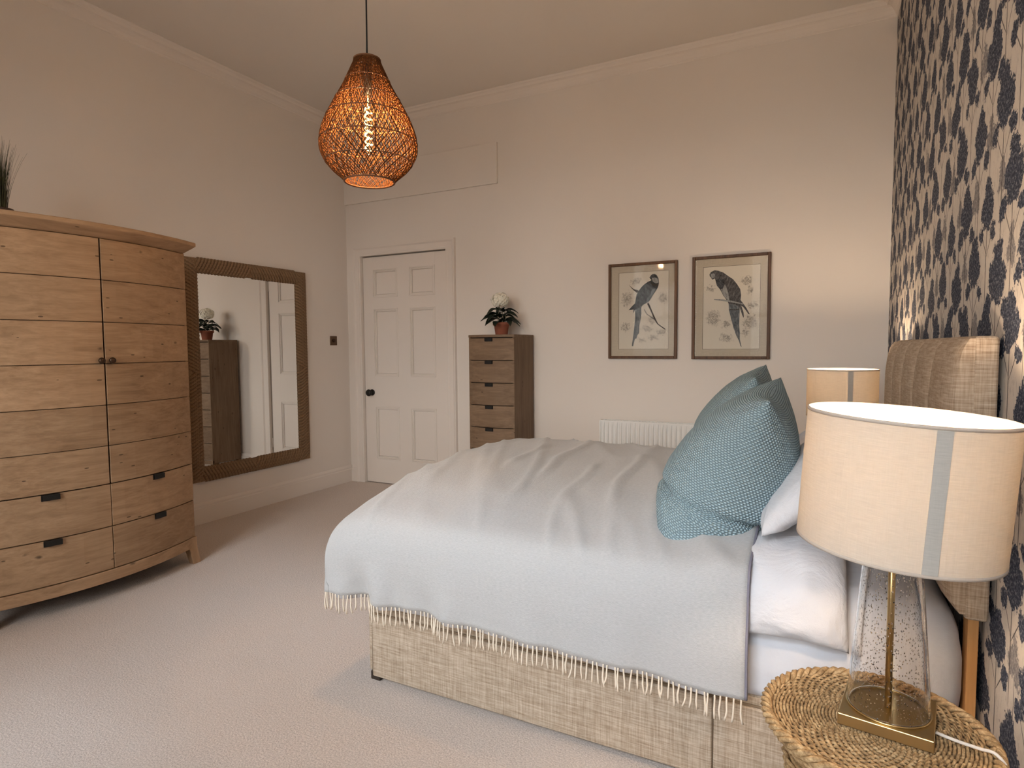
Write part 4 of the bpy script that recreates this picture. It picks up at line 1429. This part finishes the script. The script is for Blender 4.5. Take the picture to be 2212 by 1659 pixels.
# bottom pillow: lies flat, its near end slumps over the mattress edge
PATH = catmull([(1.760, .500, 0), (1.762, .575, 0), (1.780, .640, 0), (1.86, .684, 0), (2.05, .694, 0), (2.25, .694, 0), (2.44, .69, 0)], 80)
def slump(a, b, c):
    s = (a + .37) / .74
    i = min(79.999, max(0, s * 80))
    k = int(i)
    p = PATH[k].lerp(PATH[k + 1], i - k)
    d = (PATH[k + 1] - PATH[k]).normalized()
    nrm = Vector((-d.y, d.x))
    return (-.066 + b * .56, p.x + nrm.x * c, p.y + nrm.y * c)
tag(obj('bed_pillow', pillow(.74, .50, .050, .030, slump, 40, 34, .05, .40, seed=2, wr=.006), MAT['cotton'], origin=(-.165, 2.1, .66), smooth=True), 'white pillow slumping over the mattress edge beside the throw', 'pillow', 'white bed pillows')
def leaner(x0, z0, x1, z1, yc, sag=0.0):
    d = Vector((x1 - x0, 0, z1 - z0))
    H_ = d.length
    d.normalize()
    nrm = Vector((-d.z, 0, d.x))
    def fn(a, b, c):
        s = b / H_ + .5
        return Vector((x0, yc + a, z0)) + d * (s * H_) + nrm * c + Vector((0, 0, -sag * (2 * a / .74) ** 2))
    return fn, H_
fn, H_ = leaner(-.130, .775, .140, 1.045, 2.185)
tag(obj('bed_pillow', pillow(.70, .43, .085, .070, fn, 38, 32, .05, .42, seed=5, wr=.006), MAT['cotton'], origin=(0, 2.185, .8), smooth=True), 'white pillow propped up behind the nearer blue cushion', 'pillow', 'white bed pillows')
flat_fn = lambda a, b, c: (-.115 + b, 2.93 + a, .728 + c)
tag(obj('bed_pillow', pillow(.72, .48, .075, .062, flat_fn, 30, 26, .05, .42, seed=8), MAT['cotton'], origin=(-.115, 2.93, .66), smooth=True), 'white pillow lying flat behind the farther blue cushion', 'pillow', 'white bed pillows')
fn, H_ = leaner(-.085, .825, .155, .975, 2.935)
tag(obj('bed_pillow', pillow(.70, .42, .070, .060, fn, 30, 26, .05, .42, seed=9), MAT['cotton'], origin=(0, 2.935, .84), smooth=True), 'white pillow propped up on the flat one near the far lamp', 'pillow', 'white bed pillows')

def cushion(ax, az, bx, bz, y0, y1, Tf, Tb, label, seed, crease):
    """a: top edge, b: bottom edge of a leaning square cushion running along y"""
    top, bot = Vector((ax, 0, az)), Vector((bx, 0, bz))
    d = (top - bot)
    H_ = d.length
    d.normalize()
    nrm = Vector((-d.z, 0, d.x))          # towards the foot of the bed
    W_ = y1 - y0
    def fn(a, b, c):
        s = b / H_ + .5
        k = 1.0 + .22 * (1 - s) - .30 * s * s
        c2 = c * k
        # a deep fold pressed in low down at the near side
        fold = math.exp(-((s - .30 + .05 * (c / .15)) / .020) ** 2) * crease * smooth01(.5 - a / W_ * 1.2)
        c2 *= 1 - fold * .16
        aa = a + fold * .020
        # sits down: bottom flattens onto the bed
        p = Vector((0, (y0 + y1) / 2 + aa, 0)) + bot + d * (s * H_) + nrm * c2 + Vector((0, 0, .020 * 2 * a / W_ * s))
        if c2 < 0 and s < .5:
            p.z = max(p.z, bz + .012 - .0 * s)
        return p
    mb = pillow(W_, H_, Tf, Tb, fn, 56, 60, .085, .50, seed=seed, wr=.004)
    return tag(obj('knit_cushion', mb, MAT['knit'], origin=((ax + bx) / 2, (y0 + y1) / 2, bz), smooth=True), label, 'cushion', 'blue knitted cushions')
cushion(-.135, 1.165, -.430, .658, 1.850, 2.380, .150, .222, 'nearer plump blue seed-knit cushion, leaning on the white pillows', 3.3, 1.0)
cushion(-.255, 1.185, -.520, .800, 2.760, 3.270, .095, .225, 'farther blue seed-knit cushion, mostly behind the plump one', 6.1, 0.0)

# ================================================================== RATTAN SIDE TABLES
TBZ, TBR = .580, .196
TBC = (.100, 1.312, 0)
tab = thing('wicker_side_table', TBC, 'round woven seagrass side table under the nearer lamp', 'side table', 'wicker bedside tables')
def weave_top():
    mb = MB()
    nsp = 44
    r = .012
    k = 0
    while r < TBR - .018:
        per = max(10, int(nsp * min(1.0, r / .05)) * 2)
        pts = []
        seg = per * 2
        rr = random.Random(k)
        for i in range(seg):
            a = 2 * PI * i / seg
            z_ = TBZ - .006 + .0028 * math.sin(a * per / 2 + (PI if k % 2 else 0)) + rr.uniform(-.0005, .0005)
            rq = r + rr.uniform(-.0004, .0004)
            pts.append((TBC[0] + rq * math.cos(a), TBC[1] + rq * math.sin(a), z_))
        mb.tube(pts, .0031, 5, closed=True)
        r += .0063
        k += 1
    return mb
tag(obj('woven_top', weave_top(), MAT['seagrass'], tab, smooth=True), kind='stuff')
obj('top_disc', MB().lathe([(TBR - .012, TBZ - .016), (TBR - .012, TBZ - .010), (.001, TBZ - .009)], 48, (TBC[0], TBC[1], 0)), MAT['seagrass'], tab)
sp = None
for k in range(22):
    a = 2 * PI * k / 22
    if sp is None:
        sp = obj('spoke', MB().tube([(.02, 0, 0), (TBR - .012, 0, 0)], .0022, 5), MAT['seagrass'], tab, origin=(0, 0, 0))
        sp.location = (0, 0, TBZ - .007)
    else:
        s2 = inst(sp, 'spoke', tab, (TBC[0], TBC[1], TBZ - .007), (0, 0, a))
rim = MB()
turns = 64
for st in range(3):
    pts = []
    for i in range(turns * 8):
        a = 2 * PI * i / (turns * 8)
        w = a * turns / 1.0 / 3 * 1.0 + st * 2 * PI / 3
        rr_ = TBR - .006 + .0062 * math.cos(w)
        pts.append((TBC[0] + rr_ * math.cos(a), TBC[1] + rr_ * math.sin(a), TBZ - .006 + .0062 * math.sin(w)))
    rim.tube(pts, .0058, 5, closed=False)
tag(obj('braided_rim', rim, MAT['seagrass'], tab, smooth=True), kind='stuff')
def weave_body():
    mb = MB()
    z_ = .008
    k = 0
    while z_ < TBZ - .018:
        s = z_ / TBZ
        if s > .86:
            R0 = lerp(.142, TBR - .012, smooth01((s - .86) / .11))
        else:
            R0 = .142 + .045 * (abs(s - .55) / .55) ** 2
        per = 30
        seg = 90
        rr = random.Random(k)
        pts = []
        for i in range(seg):
            a = 2 * PI * i / seg
            q = R0 + .0026 * math.sin(a * per + (PI if k % 2 else 0))
            pts.append((TBC[0] + q * math.cos(a), TBC[1] + q * math.sin(a), z_ + rr.uniform(-.0008, .0008)))
        mb.tube(pts, .0042, 5, closed=True)
        z_ += .0082
        k += 1
    return mb
tag(obj('woven_drum', weave_body(), MAT['seagrass'], tab, smooth=True), kind='stuff')
obj('inner_drum', MB().lathe([(.138 + .045 * (abs(s / 10 * .86 - .55) / .55) ** 2, s / 10 * .86 * TBZ + .004) for s in range(11)], 32, (TBC[0], TBC[1], 0)), MAT['seagrass'], tab)

# ================================================================== TABLE LAMPS
LX, LY = .124, 1.338
lamp = thing('table_lamp', (LX, LY, TBZ), 'nearer bedside lamp with linen drum shade on tapered seeded glass and square brass foot', 'lamp', 'glass and brass bedside lamps')
Z0 = TBZ + .0005
ft = MB()
ca, sa = math.cos(math.radians(-9)), math.sin(math.radians(-9))
ft.box(-.076, .076, -.076, .076, 0, .022)
ft.v = [(LX + x * ca - y * sa, LY + x * sa + y * ca, Z0 + z_) for x, y, z_ in ft.v]
obj('brass_foot', ft, MAT['brass'], lamp, bevel=.0015)
ZB = Z0 + .022
obj('collar_ring', MB().lathe([(.0705, 0), (.0715, .003), (.0665, .003), (.0665, 0)], 48, (LX, LY, ZB), closed=True), MAT['brass'], lamp, smooth=True)
gz1 = .985
gh = gz1 - ZB - .0035
gp_ = [(.0690, 0), (.0686, .012), (.0645, .08), (.0585, .16), (.0515, .25), (.0450, .33), (.0415, gh)]
prof = catmull([(a, b, 0) for a, b in gp_], 24)
outer = [(p.x, p.y) for p in prof]
inner = [(p.x - .0035, p.y) for p in prof][::-1]
obj('glass_body', MB().lathe(outer + inner, 56, (LX, LY, ZB + .0035), closed=True), MAT['glass'], lamp, smooth=True)
obj('brass_stem', MB().tube([(LX, LY, ZB), (LX, LY, gz1 + .03)], .0062, 14), MAT['brass'], lamp, smooth=True)
obj('neck_cap', MB().lathe([(.012, 0), (.044, 0), (.044, .008), (.014, .014), (.014, .045), (.018, .047), (.018, .06), (.012, .06)], 28, (LX, LY, gz1 + .001)), MAT['brass'], lamp, smooth=False, bevel=.001)
SR, SZ0, SZ1 = .1665, .926, 1.174
SXc, SYc = .133, 1.318
SXc, SYc = LX + .008, LY - .018
sh = obj('lamp_shade', MB().lathe([(SR, SZ0), (SR, SZ1), (SR - .0016, SZ1), (SR - .0016, SZ0)], 96, (SXc, SYc, 0), closed=True), MAT['shade'], lamp, smooth=False)
for zz in (SZ0, SZ1):
    d = .006 if zz == SZ0 else -.006
    ring = MB().lathe([(SR + .0006, zz), (SR + .0006, zz + d), (SR - .0026, zz + d), (SR - .0026, zz)], 96, (SXc, SYc, 0), closed=True)
    obj('edge_tape', ring, MAT['shade_tape'], sh, smooth=True)
seam_a = math.radians(281.5)
sm = MB()
for a_, r_ in ((0, 0),):
    nseg = 8
    half = .0115 / SR
    v, f = [], []
    for i in range(nseg + 1):
        a = seam_a + lerp(-half, half, i / nseg)
        for r_, z_ in ((SR + .0004, SZ0 + .006), (SR + .0004, SZ1 - .006), (SR + .0014, SZ1 - .006), (SR + .0014, SZ0 + .006)):
            v.append((SXc + r_ * math.cos(a), SYc + r_ * math.sin(a), z_))
    for i in range(nseg):
        for k in range(4):
            k2 = (k + 1) % 4
            f.append((i * 4 + k, i * 4 + k2, i * 4 + 4 + k2, i * 4 + 4 + k))
    f += [(0, 1, 2, 3), (nseg * 4 + 3, nseg * 4 + 2, nseg * 4 + 1, nseg * 4)]
    sm.add(v, f)
tag(obj('shade_overlap', sm, MAT['shade_seam'], sh), 'greyer vertical overlap strip of the shade')
spd = MB()
for k in range(3):
    a = k * 2 * PI / 3 + .5
    spd.tube([(LX + .016 * math.cos(a), LY + .016 * math.sin(a), gz1 + .055), (SXc + (SR - .003) * math.cos(a), SYc + (SR - .003) * math.sin(a), gz1 + .055)], .0014, 6)
obj('shade_carrier', spd, MAT['brass'], sh)
# the nearer shade sits a little askew on its carrier
_piv = Matrix.Translation(Vector((LX, LY, gz1 + .055)) - WORLD[lamp.name])
sh.matrix_basis = _piv @ Matrix.Rotation(math.radians(3.6), 4, Vector((.10, .99, 0)).normalized()) @ _piv.inverted()
obj('bulb', MB().lathe([(.012, 0), (.013, .012), (.022, .030), (.028, .048), (.026, .064), (.014, .075), (.001, .078)], 24, (LX, LY, gz1 + .061)), MAT['bulb'], lamp, smooth=True)
cord = catmull([(LX + .073, LY - .02, TBZ + .0045), (LX + .105, LY - .032, TBZ + .004), (LX + .135, LY - .047, TBZ + .008), (LX + .157, LY - .058, TBZ + .010), (LX + .176, LY - .064, TBZ - .02), (LX + .190, LY - .060, TBZ - .10), (LX + .200, LY - .05, .20), (LX + .195, LY - .03, .02)], 40)
tag(obj('lamp_cord', MB().tube(cord, .0030, 8), MAT['cable_clear'], lamp, smooth=True), 'pale flex running over the rim')
def lamp_light(nm, parent, loc, w, colr, rad_):
    ld = bpy.data.lights.new(nm, 'POINT')
    ld.energy, ld.color, ld.shadow_soft_size = w, colr, rad_
    lo = bpy.data.objects.new(nm, ld)
    COL.objects.link(lo)
    lo.parent = parent
    lo.location = Vector(loc) - WORLD[parent.name]
    return lo

# the second table and lamp on the far side of the bed
FY = 2.285
copy_tree(tab, (TBC[0], TBC[1] + FY, 0), 'round woven seagrass side table under the farther lamp, beyond the bed', 'wicker bedside tables')
far_lamp = copy_tree(lamp, (LX - .045, LY + FY, TBZ), 'farther bedside lamp with linen drum shade, beyond the bed beside the headboard', 'glass and brass bedside lamps')

for ch in far_lamp.children:
    if ch.name.startswith('lamp_shade'):
        ch.matrix_basis = Matrix.Identity(4)

# ================================================================== PENDANT
QX, QY = -1.690, 2.018
SCL = 2.5 / 1314.8 / 3.7719 * .955
pr_px = [(455, 104), (470, 112), (500, 122), (600, 167), (700, 212), (800, 268), (900, 320), (1000, 367), (1100, 400), (1180, 409), (1240, 405), (1300, 380), (1350, 349), (1400, 305), (1450, 247), (1490, 207)]
ZT = 2.478
def pz(y): return ZT - (y - 455) * SCL * .985
PRF = catmull([(r * SCL, pz(y), 0) for y, r in pr_px], 60)
pend = thing('pendant_lamp', (QX, QY, pz(1490)), 'pear-shaped woven rattan pendant lamp with a glowing spiral filament bulb', 'pendant lamp')
lat = MB()
rg = random.Random(9)
NS = 92
for dr_ in (-1, 1):
    for k in range(NS):
        a0 = 2 * PI * (k + rg.uniform(-.18, .18)) / NS
        pts = []
        tw = 1.75 + rg.uniform(-.05, .05)
        for i in range(0, 61, 2):
            p = PRF[i]
            a = a0 + dr_ * tw * i / 60
            r_ = p.x + dr_ * .0009
            pts.append((QX + r_ * math.cos(a), QY + r_ * math.sin(a), p.y))
        lat.tube(pts, .00155, 4, caps=False)
tag(obj('woven_lattice', lat, MAT['rattan'], pend, smooth=True), kind='stuff')
for y, e in ((458, .004), (640, .002), (800, .0024), (955, .0024), (1160, .0024), (1330, .0024), (1490, .0042)):
    zz = pz(y)
    rr_ = None
    for a, b in zip(PRF, PRF[1:]):
        if b.y <= zz <= a.y:
            rr_ = lerp(a.x, b.x, (a.y - zz) / (a.y - b.y + 1e-9))
    rr_ = rr_ or (PRF[0].x if y < 500 else PRF[-1].x)
    obj('hoop', MB().tube([(QX + (rr_ + .0015) * math.cos(2 * PI * i / 64), QY + (rr_ + .0015) * math.sin(2 * PI * i / 64), zz) for i in range(64)], e, 6, closed=True), MAT['rattan_hoop'], pend, smooth=True)
# holder bar and lampholder
br = MB()
for a in (0, PI / 2):
    br.tube([(QX + PRF[1].x * math.cos(a), QY + PRF[1].x * math.sin(a), pz(470)), (QX - PRF[1].x * math.cos(a), QY - PRF[1].x * math.sin(a), pz(470))], .002, 6)
obj('carrier', br, MAT['rattan_hoop'], pend)
obj('lampholder', MB().lathe([(.006, .16), (.020, .15), (.021, .06), (.017, .055), (.017, .0), (.001, .0)], 20, (QX, QY, pz(745))), MAT['black'], pend, smooth=True)
zb1, zb0 = pz(755), pz(1262)
LB = zb1 - zb0
bp = [(.013, LB), (.014, LB * .93), (.027, LB * .82), (.030, LB * .72), (.030, LB * .10), (.025, LB * .03), (.012, .002), (.001, 0)]
bulb = obj('glass_bulb', MB().lathe(bp, 28, (QX, QY, zb0), caps=False), MAT['pic_glass'], pend, smooth=True)
fl_ = []
for i in range(150):
    s = i / 149
    a = s * 2 * PI * 7
    rr_ = .0135 * (1 if .04 < s < .96 else .4)
    fl_.append((QX + rr_ * math.cos(a), QY + rr_ * math.sin(a), lerp(zb0 + LB * .06, zb0 + LB * .80, s)))
tag(obj('filament', MB().tube(fl_, .0032, 6), MAT['filament'], bulb, smooth=True), 'glowing spiral filament')
obj('filament', MB().tube([(QX, QY, zb0 + LB * .80), (QX, QY, zb1)], .0022, 6), MAT['filament'], bulb, smooth=True)
fx = [(QX, QY, pz(745) + .16), (QX + .002, QY, 2.8), (QX - .001, QY, 3.1), (QX, QY, ZC - .03)]
tag(obj('flex', MB().tube(catmull(fx, 20), .0034, 8), MAT['cable_black'], pend, smooth=True), 'black twisted flex')
obj('ceiling_rose', MB().lathe([(.004, -.05), (.020, -.045), (.045, -.012), (.048, 0)], 28, (QX, QY, ZC)), MAT['black'], pend, smooth=True)
lamp_light('filament_light', pend, (QX, QY, pz(1010)), PENDANT_W, AMBER, .025)
